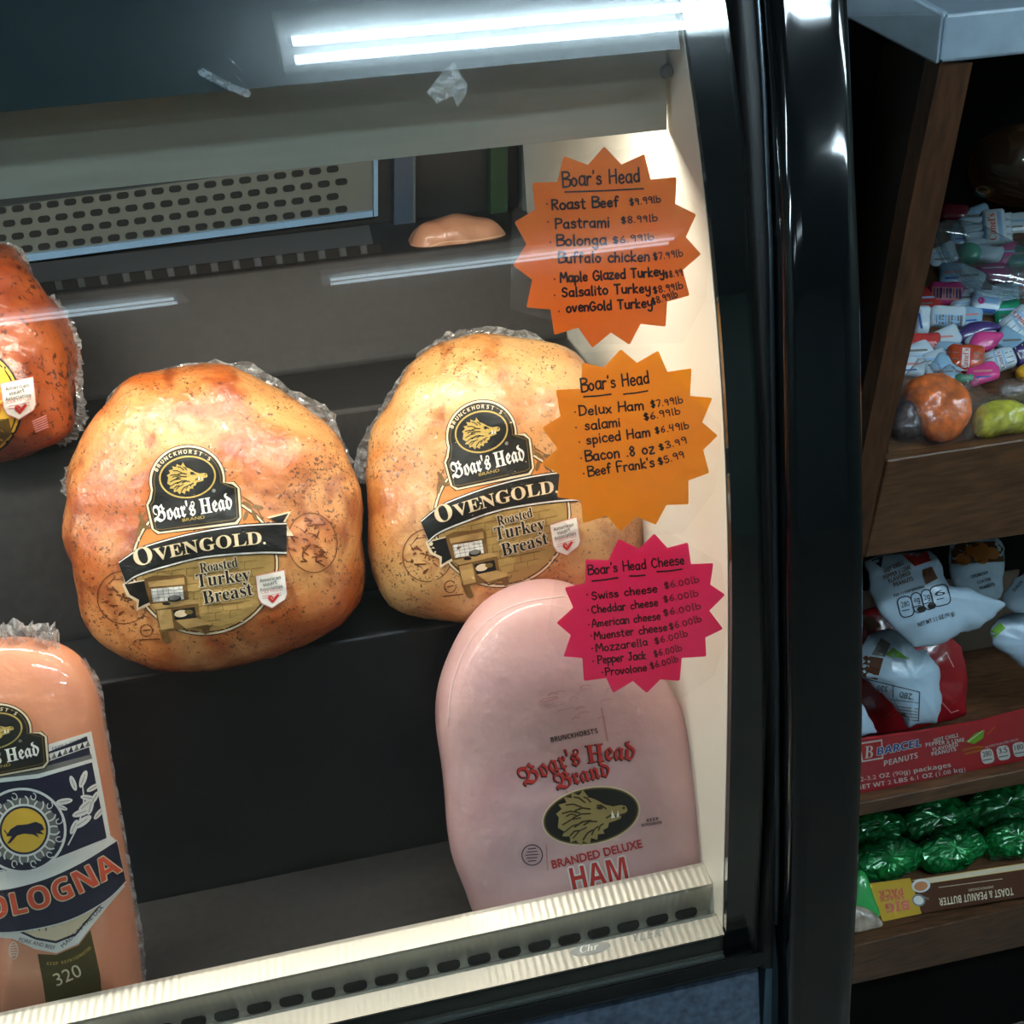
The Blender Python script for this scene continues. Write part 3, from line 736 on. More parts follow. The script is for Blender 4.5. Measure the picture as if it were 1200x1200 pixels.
    for k, (s_, x0, x1) in enumerate((('American', 812, 878), ('Heart', 825, 866), ('Association', 812, 884))):
        it += text(s_, *C(x0, 754+k*14), *C(x1, 742+k*14), 4.2, I_grey, 5.6, 'bold')
    it += text('CERTIFIED', *C(816, 790), *C(884, 777), 3.0, I_pinkline, 5.6)
    for k in range(2): it.append(stroke(q((820, 797+k*7), (880, 786+k*7)), 0.8, I_pinkline, 5.6))
    it += [stroke(q((842, 804), (852, 814), (868, 794)), 3.2, I_red, 5.8), stroke(q((842, 804), (840, 798), (848, 796), (853, 803)), 1.6, I_red, 5.8)]
    out['heart_badge'] = it
    # inspection stamps printed on the film
    rnd = random.Random(5); STP = []
    for cx, cy, rx, ry in ((366, 636, 29, 35), (145, 700, 31, 31)):
        it = [stroke(ell(cx, cy, rx, ry, -10, 40), 1.0, I_stamp, 1, True)]; STP.append(it)
        for k in range(26):
            a = rnd.random()*6.28; r_ = rnd.random()**0.5*0.8
            x, y = cx+rx*r_*math.cos(a), cy+ry*r_*math.sin(a)
            it.append(stroke([(x, y), (x+rnd.uniform(-9, 9), y+rnd.uniform(-5, 5)), (x+rnd.uniform(-9, 9), y+rnd.uniform(-5, 5))], rnd.uniform(0.7, 2.0), I_stamp, 1))
    out['inspection_stamp'], out['printed_stamp'] = STP
    out['inspection_mark'] = [stroke(ell(171.5, 739, 7, 7, 0, 20), 1.1, I_stamp, 1, True), stroke([(168, 739), (176, 738)], 1.5, I_stamp, 1), stroke([(163, 750), (187, 749)], 1.4, I_stamp, 1)]
    return out

# ------------------------------------------------------------------ meats
def plane_from(px, py, z, lean):
    p = onZ(px, py, z); n = Vector((0, -math.cos(rad(lean)), math.sin(rad(lean)))); return p, n
def film_strip(parent, outer, inner, p0, n, rows=7, amp=0.005, seed=1, push=-0.01, N_=60, jag=2.2):
    """crumpled plastic edge standing out around the meat"""
    a = catmull(outer, 10, False); b = catmull(inner, 10, False); rnd = random.Random(seed)
    def at(P_, t):
        k = t*(len(P_)-1); i = min(int(k), len(P_)-2); f = k-i
        return (P_[i][0]*(1-f)+P_[i+1][0]*f, P_[i][1]*(1-f)+P_[i+1][1]*f)
    bm = newbm(); R_ = []
    for r_ in range(rows+1):
        row = []
        for k in range(N_+1):
            t = k/N_; A, B = at(a, t), at(b, t); u = r_/rows
            x, y = B[0]*(1-u)+A[0]*u, B[1]*(1-u)+A[1]*u
            if r_ == rows: x += rnd.uniform(-jag, jag); y += rnd.uniform(-jag, jag)
            v = onP(x, y, p0, n)+n*(push+rnd.uniform(-amp, amp)*(0.25+u))
            row.append(bm.verts.new(v))
        R_.append(row)
    for A, B in zip(R_, R_[1:]):
        for i in range(N_): bm.faces.new([A[i], A[i+1], B[i+1], B[i]])
    o = link('plastic_film', bm, M_film, parent)
    return o
T1 = [(76, 570), (80, 545), (95, 520), (115, 487), (140, 460), (165, 442), (195, 432), (230, 428), (262, 431), (290, 441), (320, 458), (350, 475), (380, 500), (398, 520), (410, 545), (420, 575), (427, 605), (429, 640), (426, 680), (418, 705), (400, 728), (376, 745), (340, 762), (300, 774), (260, 782), (220, 786), (190, 785), (160, 775), (140, 765), (118, 745), (105, 720), (92, 690), (88, 660), (80, 630), (76, 600)]
T2 = [(429, 590), (430, 560), (434, 530), (441, 505), (455, 475), (470, 448), (490, 425), (510, 405), (535, 396), (560, 393), (600, 395), (640, 405), (670, 420), (700, 445), (728, 485), (745, 530), (755, 580), (757, 630), (748, 665), (720, 690), (680, 705), (640, 715), (600, 722), (550, 728), (510, 727), (475, 722), (455, 705), (442, 680), (434, 650), (430, 620)]
def turkey(outline, base_px, label, m, A, film_o, film_i, seed):
    p0, n = plane_from(*base_px, 0.934, 29)
    t = thing('turkey_breast', label, 'turkey breast', (onZ(*base_px, 0.93).x, 0.715, 0.932))
    mt = link('meat', body(outline, p0, n, 0.062, 0.042, 2.4, lump=0.006, lump_f=24, fine=0.0012, fine_f=110, seed=seed), m, t, True)
    tree = bvh_of(mt); art = turkey_art()
    lab = None
    for k in ('label_disc', 'ribbon', 'lettering', 'emblem_plate', 'stove_picture', 'heart_badge', 'printed_stamp', 'inspection_stamp', 'inspection_mark'):
        o = decal(k, t if k in ('label_disc', 'printed_stamp', 'inspection_stamp', 'inspection_mark') or lab is None else lab, tree, xf(art[k], A) if A else art[k], 8)
        if k == 'label_disc': lab = o; o.name = 'printed_label'
    film_strip(t, film_o, film_i, p0, n, seed=seed, rows=5, amp=0.0035, N_=64)
    return t
C3 = lambda x, y: (x/2.6667, 400+y/2.6667)
turkey(T1, (258, 785), 'whole roasted turkey breast with dark herb specks, left of two on the middle step', M_turkey, None,
       [C3(*p) for p in ((178, 470), (182, 428), (200, 388), (240, 325), (285, 250), (330, 165), (400, 110), (500, 76), (620, 58), (720, 56), (800, 68), (880, 128), (960, 168), (1040, 215), (1062, 290), (1105, 370))],
       [C3(*p) for p in ((215, 500), (225, 450), (240, 410), (270, 340), (320, 270), (370, 190), (440, 150), (520, 120), (620, 98), (690, 92), (780, 120), (850, 165), (940, 235), (1000, 275), (1045, 330), (1090, 420))], 1)
# affine carrying the left label onto the right turkey
src = [(219.7, 559), (140.6, 658.8), (318.8, 690.6), (195, 752.5)]; dst = [(564, 505), (495, 611.7), (663.3, 630), (550, 698)]
def lsq(src, dst):
    import numpy as np
    M = np.array([(x, y, 1) for x, y in src]); r = []
    for k in (0, 1): r += list(np.linalg.lstsq(M, np.array([d[k] for d in dst]), rcond=None)[0])
    return r
C4 = lambda x, y: (400+x/3, 350+y/3)
turkey(T2, (560, 727), 'paler whole roasted turkey breast on the middle step, partly behind the price stars', M_turkey2, lsq(src, dst),
       [C4(*p) for p in ((45, 640), (55, 520), (95, 455), (135, 385), (150, 355), (190, 290), (240, 225), (300, 160), (350, 122), (430, 98), (540, 90), (630, 100), (730, 140), (830, 200))],
       [C4(*p) for p in ((85, 650), (95, 560), (125, 480), (165, 410), (200, 350), (235, 290), (280, 230), (330, 185), (390, 155), (450, 140), (540, 130), (620, 138), (710, 175), (810, 235))], 2)

# ham
HAM = [(553, 1065), (540, 1030), (526, 985), (517, 910), (512, 855), (515, 810), (530, 765), (555, 725), (585, 699), (620, 686), (657, 686), (695, 700), (730, 730), (765, 775), (795, 830), (815, 885), (826, 940), (825, 990), (820, 1030), (800, 1048), (760, 1056), (690, 1064), (610, 1074), (575, 1074)]
p0, n = plane_from(690, 1060, 0.707, 13)
ham = thing('ham', 'large pink ham in clear wrap leaning on the lowest step behind the rail', 'ham', (p0.x, p0.y, 0.70))
hm = link('meat', body(HAM, p0, n, 0.050, 0.038, 3.8, center=(705, 935), lump=0.003, lump_f=14, seed=4), M_ham, ham, True)
tree = bvh_of(hm)
it = text("BRUNCKHORST'S", 646, 870, 701, 859, 6, I_black, 2, 'bold')
B1 = text("Boar's Head", 616, 922, 744, 891, 23, I_red, 3, 'fraktur', outline=I_black, owid=0.6, sag=10, shift=(-0.8, 0.7))
B2 = text('Brand', 654, 926, 716, 909, 20, I_red, 3, 'fraktur', outline=I_black, owid=0.6, sag=1, shift=(-0.8, 0.7))
it += B1+B2
it += text('BRANDED DELUXE', 648, 1018, 753, 993, 9.5, I_red, 2, None, outline=I_red, owid=0.35)
it += text('HAM', 672, 1044, 737, 1030, 27, I_red, 3, 'bold', outline=I_white, owid=2.0)
decal('printed_lettering', ham, tree, it, 9)
it = [stroke(ell(623.7, 1002, 12, 12, 0, 30), 1.2, I_navy, 2, True)]
for k in range(5): it.append(stroke([(616+abs(k-2)*1.5, 995+k*3.6), (631-abs(k-2)*1.5, 994+k*3.6)], 1.1, I_navy, 2))
decal('inspection_seal', ham, tree, it, 9)
it = text('KEEP', 758, 963, 772, 961, 3.4, I_black, 2, 'bold')+text('REFRIGERATED', 752, 969, 776, 965, 3.4, I_black, 2, 'bold')
decal('storage_notice', ham, tree, it, 9)
it = [poly(ell(692.7, 956, 58.5, 34, -11, 60), I_cream, 1.2), poly(ell(692.7, 956, 56.5, 32.3, -11, 60), I_dkgold, 1.6), poly(ell(692.7, 956, 54.5, 30.5, -11, 60), I_black, 2)]+boar(693, 955, 44, -12, fill=ink('emblem_gold', 158, 136, 84), lines=ink('emblem_line', 60, 46, 24))
for k, (V, F, m_, l_) in enumerate(it):
    if k > 3 and m_ is I_dkgold: it[k] = (V, F, I_black, l_)
decal('boar_emblem', ham, tree, it, 9)
rnd = random.Random(9); it = []
for k in range(16):
    x, y = rnd.uniform(630, 710), rnd.uniform(805, 848); w_ = rnd.uniform(8, 24)
    it.append(stroke(catmull([(x, y), (x+w_*0.4, y-rnd.uniform(1, 5)), (x+w_, y-w_*0.25)], 4, False), rnd.uniform(0.6, 1.3), I_vein, 1))
it += [stroke([(705, 830), (712, 868)], 2.0, I_vein, 1), stroke([(640, 990), (642, 1020)], 1.4, I_vein, 1), stroke(catmull([(660, 905), (668, 935), (690, 925)], 6, False), 1.2, I_vein, 1)]
decal('surface_veins', ham, tree, it, 9)
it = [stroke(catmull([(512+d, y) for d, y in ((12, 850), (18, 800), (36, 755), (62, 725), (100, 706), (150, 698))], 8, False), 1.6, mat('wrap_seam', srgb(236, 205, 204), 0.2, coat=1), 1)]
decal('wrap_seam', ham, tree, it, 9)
# bologna
BOL = [(-62, 810), (-55, 780), (-30, 757), (5, 748), (40, 750), (70, 757), (95, 775), (112, 805), (121, 845), (130, 900), (140, 960), (150, 1020), (159, 1080), (166, 1140), (169, 1168), (160, 1182), (130, 1192), (85, 1198), (40, 1198), (10, 1192), (2, 1170), (-10, 1100), (-30, 1000), (-50, 890)]
p0, n = plane_from(84, 1192, 0.707, 10)
bol = thing('bologna_roll', 'pinkish bologna roll standing at the front left of the lowest step', 'bologna', (p0.x, p0.y, 0.70))
bo = link('meat', body(BOL, p0, n, 0.046, 0.046, 2.05, nseg=120, nring=20), M_bol, bol, True)
tree = bvh_of(bo)
C5 = lambda x, y: (x/2.4, 700+y/2.4)
tuft_o = [(-6, 748), (-3, 732), (8, 727), (20, 722), (32, 727), (40, 723), (55, 726), (63, 733), (68, 748), (76, 766)]
tuft_i = [(2, 772), (6, 766), (14, 764), (24, 763), (34, 764), (44, 764), (52, 765), (60, 768), (68, 774), (80, 786)]
f = film_strip(bol, tuft_o, tuft_i, p0, n, rows=5, amp=0.008, seed=5, push=0.004, N_=26); f.name = 'gathered_end'
f = film_strip(bol, [(98, 770), (118, 800), (125, 845), (134, 900), (147, 975), (158, 1040), (168, 1100), (172, 1160)], [(90, 778), (108, 806), (117, 848), (126, 902), (138, 975), (149, 1040), (158, 1100), (163, 1160)], p0, n, rows=3, amp=0.0006, seed=6, push=0.0, jag=0.7)
it = []
panel = [(107, 857), (119, 920), (131, 988), (60, 1015), (0, 1030), (-60, 1036), (-60, 880), (0, 884), (52, 876), (58, 872)]
shield = [(147, 1038), (128, 1060), (108, 1085), (92, 1106), (66, 1117), (40, 1112), (15, 1100), (-10, 1098), (-50, 1095), (-50, 1040), (0, 1035), (80, 1010)]
it += [poly(shield, I_white, 1), poly([(60+(x-60)*0.9, 1045+(y-1045)*0.84) for x, y in shield], I_navy, 1.4), poly([(60+(x-60)*0.88, 1045+(y-1045)*0.80) for x, y in shield], I_cream, 1.6)]
for k in range(14):
    x = 6+k*8
    it.append(stroke([(x, 1090-max(0, k-6)*5), (x-2, 1055)], 2.2, I_grey, 1.8))
it += text('PORK AND BEEF', 22, 1103, 64, 1113, 4.6, I_navy, 1.9)+text('MADE IN THE USA', 74, 1111, 122, 1064, 4.6, I_navy, 1.9)
it += [poly([(131, 980), (139, 988), (95, 1018), (50, 1038), (0, 1050), (-60, 1050), (-60, 1020), (0, 1015), (60, 1000)], I_white, 1.8)]
it += [poly(panel, I_white, 2), poly([(102, 863), (114, 925), (125, 982), (60, 1008), (0, 1022), (-60, 1028), (-60, 888), (0, 890), (52, 883)], I_navy, 2.4)]
it += text('FAMILY OWNED', 62, 879.5, 103, 866, 3.6, I_navy, 2.4)
it += [poly([(44, 888), (104, 868), (105.5, 875), (44, 897)], I_white, 2.6)]
for k in range(9):
    x = 47+k*6.6; y = 892-k*2.35
    it.append(poly([(x, y+2.5), (x+3.3, y-5.4), (x+6.2, y+0.8)], I_navy if k % 2 else I_grey, 2.8))
it += [poly([(0, 905), (45, 900), (107, 884), (108, 889), (45, 907), (0, 912)], I_grey, 2.6)]
it += [poly([(-60, 912), (0, 912), (45, 907), (108, 889), (109, 893), (45, 912), (0, 917), (-60, 917)], I_white, 2.7)]
it += [poly(ell(26, 973, 52, 50, 0, 50), I_white, 2.8), poly(ell(26, 973, 49, 47, 0, 50), I_navy, 3), poly(ell(28, 973, 41, 39, 0, 14), I_grey, 3.2)]
for k in range(12):
    a = k*math.pi/6; it.append(stroke(ell(28+35*math.cos(a), 973+33*math.sin(a), 7, 5, math.degrees(a), 12, 20, 300), 1.8, I_white, 3.6))
    it.append(stroke(ell(28+43*math.cos(a+.26), 973+41*math.sin(a+.26), 4, 3, math.degrees(a), 10, 0, 280), 1.2, I_white, 3.6))
it += [poly(ell(28, 973, 31, 31, 0, 40), I_white, 3.8), poly(ell(28, 973, 28.5, 28.5, 0, 40), I_navy, 4), poly(ell(28, 973, 26, 26, 0, 40), I_yel, 4.2)]
LB = [(7, 980), (12, 972), (20, 967), (32, 966), (42, 963), (49, 966), (52, 972), (47, 974), (52, 978), (46, 977), (42, 976), (46, 982), (39, 978), (28, 977), (20, 979), (12, 988), (8, 989), (14, 980)]
it += [poly(LB, I_navy, 4.6), stroke([(9, 978), (5, 973)], 1.3, I_navy, 4.6)]
rnd = random.Random(11)
for (x, y, a, l_) in ((95, 920, -70, 15), (88, 924, -110, 13), (104, 926, -30, 12), (97, 934, 10, 13), (82, 938, 170, 14), (95, 948, -40, 15), (88, 955, -20, 16), (108, 940, -60, 12), (104, 952, -75, 14), (90, 968, -35, 17), (84, 975, -65, 13), (112, 958, -50, 12), (77, 948, 200, 10)):
    c, s = math.cos(rad(a)), math.sin(rad(a))
    it.append(poly(ell(x+c*l_/2, y+s*l_/2, l_*0.72, l_*0.26, a, 14), I_white, 3.4)); it.append(stroke([(x, y), (x+c*l_*0.9, y+s*l_*0.9)], 0.7, I_grey, 3.8))
it += [stroke(catmull([(80, 990), (92, 965), (98, 940), (96, 915)], 6, False), 1.6, I_white, 3.3)]
for k in range(12):
    x = 3+k*10.5; it.append(stroke(ell(x, 1024-max(0, x-30)*0.30, 5, 4, 0, 10, 170, 400), 1.5, I_white, 2.9))
ol = decal('printed_label', bol, tree, it, 5, off=0.0006)
rb_t = catmull([(-55, 1042), (0, 1042), (50, 1030), (95, 1010), (137, 984)], 8, False); rb_b = catmull([(148, 1034), (125, 1056), (85, 1078), (40, 1090), (0, 1094), (-55, 1093)], 8, False)
it = [poly(rb_t+rb_b, I_white, 4), poly([(x, y+1.5) for x, y in rb_t]+[(x-0.5, y-1.5) for x, y in rb_b], I_navy, 4.4)]
it += text('BOLOGNA', -42, 1080, 143, 1020, 26, I_bred, 6, 'bold', outline=I_cream, owid=1.4, sag=-13)
decal('ribbon', ol, tree, it, 5, off=0.0007)
A_b = lsq([(282, 606), (282, 575), (181.5, 612), (256, 545)], [(58, 893), (53, 865), (-48, 906), (31, 842)])
decal('emblem_plate', ol, tree, [(V, F, m_, l_+5) for V, F, m_, l_ in badge(A_b)], 5, off=0.0006)
it = [poly([(44, 1118), (66, 1119), (92, 1108), (106, 1090), (117, 1140), (121, 1185), (56, 1190), (50, 1150)], I_olive, 0.9)]+text('320', 67, 1156, 97, 1143, 15, I_cream, 1.6, 'serifitalic')+arcchars('KEEP REFRIGERATED', 60, 1075, 62, 56, 95, 40, 3.6, I_gold, 1.4)
decal('date_band', bol, tree, it, 7)
it = [stroke(ell(16, 1114, 5, 10, 0, 24), 1.0, I_white, 1, True)]+[stroke([(12, 1108+k*3), (20, 1107+k*3)], 0.9, I_white, 1) for k in range(5)]
decal('inspection_mark', bol, tree, it, 7)
# red turkey breast at the left edge
SP = [(-112, 420), (-105, 350), (-82, 305), (-45, 288), (0, 288), (20, 293), (38, 312), (50, 333), (62, 352), (74, 368), (81, 385), (85, 410), (89, 440), (92, 470), (92, 490), (85, 507), (64, 520), (30, 531), (0, 538), (-50, 536), (-95, 510)]
p0, n = plane_from(0, 540, 1.088, 30)
sp = thing('turkey_breast', 'dark red chili coated turkey breast at the left edge of the upper step', 'turkey breast', (p0.x, p0.y, 1.066))
so = link('meat', body(SP, p0, n, 0.06, 0.045, 2.4, lump=0.008, lump_f=28, fine=0.0015, fine_f=120, seed=8), M_spicy, sp, True)
tree = bvh_of(so)
it = [poly(ell(-32, 472, 58, 66, -12, 50), I_black, 1), poly(ell(-32, 472, 55.5, 63.5, -12, 50), I_yel, 1.4), poly(ell(-33, 472, 53, 61, -12, 50), I_black, 1.8), poly(ell(-33, 472, 51.5, 59.5, -12, 50), I_yel, 2.2), poly(ell(-40, 470, 44, 40, -12, 40), I_orange, 2.4),
      poly([(-60, 500), (10, 490), (14, 508), (0, 522), (-40, 534)], I_dkgold, 2.5)]
pl_ = decal('printed_label', sp, tree, it, 8)
hb = turkey_art()['heart_badge']
decal('heart_badge', pl_, tree, xf(hb, (1.12, 0, 22-318.5*1.12, 0, 1.12, 467-690.6*1.12)), 8)
it = [stroke([(38+k*0.8, 494+k*2.4), (54+k*0.5, 487+k*2.6)], 1.5, I_pinkline, 1) for k in range(6)]
decal('printed_text', sp, tree, it, 8)
film_strip(sp, [(62, 345), (80, 368), (90, 395), (95, 430), (98, 470), (100, 488), (92, 508), (70, 524)], [(54, 345), (70, 370), (80, 395), (84, 430), (88, 470), (86, 485), (78, 503), (60, 516)], p0, n, rows=3, amp=0.003, seed=9, push=-0.004)
film_strip(sp, [(-20, 283), (5, 284), (22, 290), (34, 303)], [(-20, 296), (4, 298), (18, 304), (30, 316)], p0, n, N_=24, rows=3, amp=0.004, seed=10, push=0.0)
# roast on the rear shelf
RO = [(478, 300), (481, 280), (492, 264), (510, 256), (535, 252), (562, 253), (580, 262), (592, 278), (603, 296), (590, 310), (540, 316), (500, 312)]
p0, n = plane_from(540, 313, 1.163, 15)
p0 = onY(540, 303, 0.995); p0.z = max(p0.z, 1.177)
ro = thing('roast', 'tan unlabelled roast on the dark top shelf, behind the orange price star', 'roast meat', (p0.x, 0.995, 1.173))
rm = link('meat', body(RO, p0, n, 0.028, 0.03, 3.0, lump=0.004, lump_f=40, seed=3), M_roast, ro, True)
decal('wrap_crease', ro, bvh_of(rm), [stroke(catmull([(498, 292), (520, 284), (560, 281), (588, 276)], 6, False), 1.0, I_cream, 1), stroke([(492, 296), (520, 291)], 1.2, I_cream, 1)], 8)

# ------------------------------------------------------------------ price stars, hand lettered
GL = {  # strokes on a grid: capitals 10 high, small letters 6 high
 'A': (7, '0,0 3.5,10 7,0|1.3,3.5 5.7,3.5'), 'B': (6, '0,0 0,10|0,10 5,9.5 5.5,7 0,5.4|0,5.4 6,4.6 5.6,0.8 0,0'), 'C': (6.5, '6,8 3.5,10 0.5,7 0.5,3 3.5,0 6.2,1.8'),
 'D': (7, '0.5,0 0.5,10|0,10 5,9 6.6,5 5,1 0,0'), 'F': (5.5, '0,0 0,10 5.5,10|0,5.4 4.3,5.6'), 'G': (7, '6.2,8.2 3.5,10 0.4,7 0.6,2.5 3.5,0 6.4,2 6.5,4.6 3.8,4.6'),
 'H': (6.5, '0,0 0.2,10|6.2,0 6.3,10|0,5 6.3,5.4'), 'J': (5.5, '1,10 5.5,10|3.8,10 3.8,2 2,0 0,1.8'), 'M': (8, '0,0 1,10 4,4 7,10 8,0'), 'P': (6, '0.4,0 0.4,10|0,10 5.5,9.2 5.6,6 0.4,4.6'),
 'R': (6, '0.4,0 0.4,10|0,10 5.4,9.3 5.2,6.4 0.4,5.2|2,5.2 6,0'), 'S': (6, '5.6,8.4 3,10 0.6,8 1.4,5.8 4.6,4.6 5.6,2.4 3,0 0.3,1.6'), 'T': (6.5, '0,10 6.5,10|3.2,10 3.2,0'),
 'a': (5.5, '5,4.8 3,6 0.6,4.6 0.4,1.6 2.4,0 4.8,1.8|5,6 5.1,0.4 5.6,0'), 'b': (5, '0.4,10 0.4,0|0.4,1 3,0 5,2 4.6,5 2.4,5.8 0.4,4.2'), 'c': (4.8, '4.6,4.8 2.6,6 0.4,4 0.6,1.4 2.6,0 4.8,1'),
 'd': (5.5, '5,4.6 2.8,5.8 0.5,4 0.6,1.4 2.6,0 4.9,1.6|5.1,10 5.1,0'), 'e': (5, '0.6,3 4.6,3.4 4.2,5.4 2.4,6 0.5,4 0.8,1.2 2.8,0 4.8,1'), 'f': (4.2, '4.2,9 2.8,10 1.6,8 1.6,0|0,5.8 3.6,5.8'),
 'g': (5.5, '5,5 3,6 0.6,4.4 0.6,1.8 2.6,0.4 4.8,2|5,6 5,-2.4 3,-4 0.8,-2.8'), 'h': (5, '0.4,10 0.4,0|0.4,3.6 2.6,6 4.6,4.6 4.7,0'), 'i': (1.6, '0.8,6 0.8,0|0.8,8.4 0.9,8.6'), 'k': (5, '0.4,10 0.4,0|4.4,6 0.6,2.8 4.8,0'),
 'l': (1.8, '0.8,10 0.8,0.4 1.6,0'), 'm': (8, '0.4,6 0.4,0|0.4,4 2.2,6 3.8,4.8 3.9,0|3.9,4 5.8,6 7.4,4.8 7.5,0'), 'n': (5, '0.4,6 0.4,0|0.4,4 2.6,6 4.5,4.8 4.6,0'), 'o': (5.4, '2.7,6 0.5,4.4 0.5,1.6 2.7,0 4.9,1.6 4.9,4.4 2.7,6'),
 'p': (5, '0.4,6 0.4,-4|0.4,4.6 2.6,6 4.8,4.4 4.6,1.4 2.4,0.2 0.4,1.6'), 'r': (4, '0.4,6 0.4,0|0.4,3.8 2.2,6 4,5.4'), 's': (4.6, '4.2,5 2.4,6 0.6,4.8 1.6,3.4 3.8,2.6 4.2,1 2,0 0.2,0.8'), 't': (4, '1.8,9 1.8,1 3.8,0.2|0,6.4 3.8,6.4'),
 'u': (5, '0.4,6 0.5,1.4 2.4,0 4.4,1.6|4.6,6 4.7,0'), 'v': (5, '0.2,6 2.4,0 4.8,6'), 'w': (7.4, '0.2,6 1.8,0 3.6,5 5.4,0 7.2,6'), 'x': (5, '0.2,6 4.8,0|4.8,6 0.2,0'), 'y': (5, '0.4,6 0.8,2.4 2.6,1.6 4.6,3|4.8,6 4.6,-2.4 2.6,-4 0.6,-2.8'),
 'z': (4.8, '0.3,6 4.5,6 0.3,0 4.8,0'), "'": (1.5, '0.8,10 0.5,8'), '.': (1.6, '0.6,0.3 0.9,0.3'), '$': (5.4, '4.8,7.6 2.6,8.8 0.6,7.2 1.6,5.2 4.2,4.2 4.8,2.2 2.6,0.8 0.4,2|2.2,10 2.2,-0.6|3.4,10 3.4,-0.6'),
 '0': (5.4, '2.7,9 0.6,7 0.6,2 2.7,0 4.8,2 4.8,7 2.7,9'), '3': (5, '0.4,8.6 3,9.4 4.4,7.4 2,5 4.8,3 3.2,0.2 0.2,1'), '4': (5.4, '1,9.5 0.4,4.8 4.6,5|4.4,9.6 4.2,0'), '5': (5, '4.6,9.4 1,9.4 0.8,5.4 3.6,5.8 4.8,3 3,0 0.3,1'),
 '6': (5, '4,9.4 1.4,6 0.4,2.4 2.4,0 4.6,2 3.6,4.6 0.8,3.4'), '7': (5, '0.3,9.4 4.8,9.4 2,0'), '8': (5.2, '2.6,5 0.6,7.2 2.6,9.4 4.6,7.2 2.6,5 0.4,2.4 2.6,0 4.8,2.4 2.6,5'), '9': (5, '4.6,7.4 2.6,9.4 0.5,7.4 2.2,5.2 4.5,6.6|4.6,8 4.2,0'), ' ': (4, '')}
def hand(s, x0, y0, x1, y1, h, wd, m=None, lvl=2, seed=0):
    rnd = random.Random(sum(map(ord, s))+seed); out = []; x = 0.0; parts = []
    for ch in s:
        wv, st = GL[ch]
        dy = rnd.uniform(-0.35, 0.35); sc = rnd.uniform(0.93, 1.07)
        for q in st.split('|'):
            if q.strip():
                pts = [tuple(map(float, c.split(','))) for c in q.split()]
                parts.append([(x+px*sc, dy+py*sc) for px, py in pts])
        x += wv+1.7
    tot = x-1.7; L = math.hypot(x1-x0, y1-y0); ux, uy = (x1-x0)/L, (y1-y0)/L; kx = L/tot; ky = h/10
    for p in parts:
        p = catmull(p, 4, False) if len(p) > 2 else p
        out.append(stroke([(x0+ux*a*kx+uy*b*ky+0.0, y0+uy*a*kx-ux*b*ky) for a, b in p], wd, m or I_marker, lvl))
    return out
C7 = lambda p: (600+p[0]/4.444, 150+p[1]/4.444)
C8 = lambda p: (600+p[0]/2.789, 400+p[1]/2.789)
S_or = [C7(p) for p in [(480, 95), (570, 190), (690, 135), (722, 268), (857, 255), (850, 395), (960, 450), (905, 568), (985, 657), (890, 740), (925, 872), (808, 905), (800, 1035), (670, 1020), (612, 1130), (515, 1065), (418, 1145), (345, 1040), (220, 1078), (200, 945), (75, 935), (105, 790), (5, 715), (75, 605), (12, 490), (120, 425), (105, 285), (235, 280), (268, 145), (395, 192)]]
S_ye = [C8(p) for p in [(355, 25), (408, 70), (478, 30), (508, 100), (587, 88), (582, 178), (655, 185), (622, 265), (673, 308), (625, 355), (645, 430), (577, 455), (577, 533), (505, 535), (470, 600), (405, 572), (355, 622), (310, 570), (232, 595), (225, 520), (148, 510), (155, 435), (95, 400), (148, 350), (97, 283), (158, 245), (143, 158), (225, 155), (230, 70), (300, 85)]]
S_pk = [C8(p) for p in [(465, 628), (508, 675), (575, 657), (585, 728), (658, 725), (648, 795), (697, 828), (645, 880), (690, 940), (632, 968), (635, 1030), (555, 1035), (548, 1110), (485, 1105), (440, 1150), (395, 1110), (330, 1150), (308, 1100), (235, 1110), (230, 1035), (168, 1030), (192, 960), (145, 920), (200, 870), (172, 805), (240, 790), (240, 712), (315, 715), (348, 645), (415, 678)]]
def paper(name, col):
    m = bpy.data.materials.new(name); m.use_nodes = True; nt = m.node_tree; b = nt.nodes['Principled BSDF']
    b.inputs['Base Color'].default_value = col; b.inputs['Roughness'].default_value = 0.35; b.inputs['Coat Weight'].default_value = 0.4
    tl = nt.nodes.new('ShaderNodeBsdfTranslucent'); tl.inputs[0].default_value = col
    mx = nt.nodes.new('ShaderNodeMixShader'); mx.inputs[0].default_value = 0.55
    nt.links.new(b.outputs[0], mx.inputs[1]); nt.links.new(tl.outputs[0], mx.inputs[2]); nt.links.new(mx.outputs[0], nt.nodes['Material Output'].inputs[0]); return m
def round_star(pts, r=2.2):
    out = []; n = len(pts)
    for i in range(n):
        p = Vector(pts[i]); a = Vector(pts[i-1]); b = Vector(pts[(i+1) % n])
        if i % 2 == 0:
            u = p+(a-p).normalized()*r; v = p+(b-p).normalized()*r
            out += [tuple(u), tuple(p*0.5+(u+v)*0.25), tuple(v)]
        else: out.append(tuple(p))
    return out
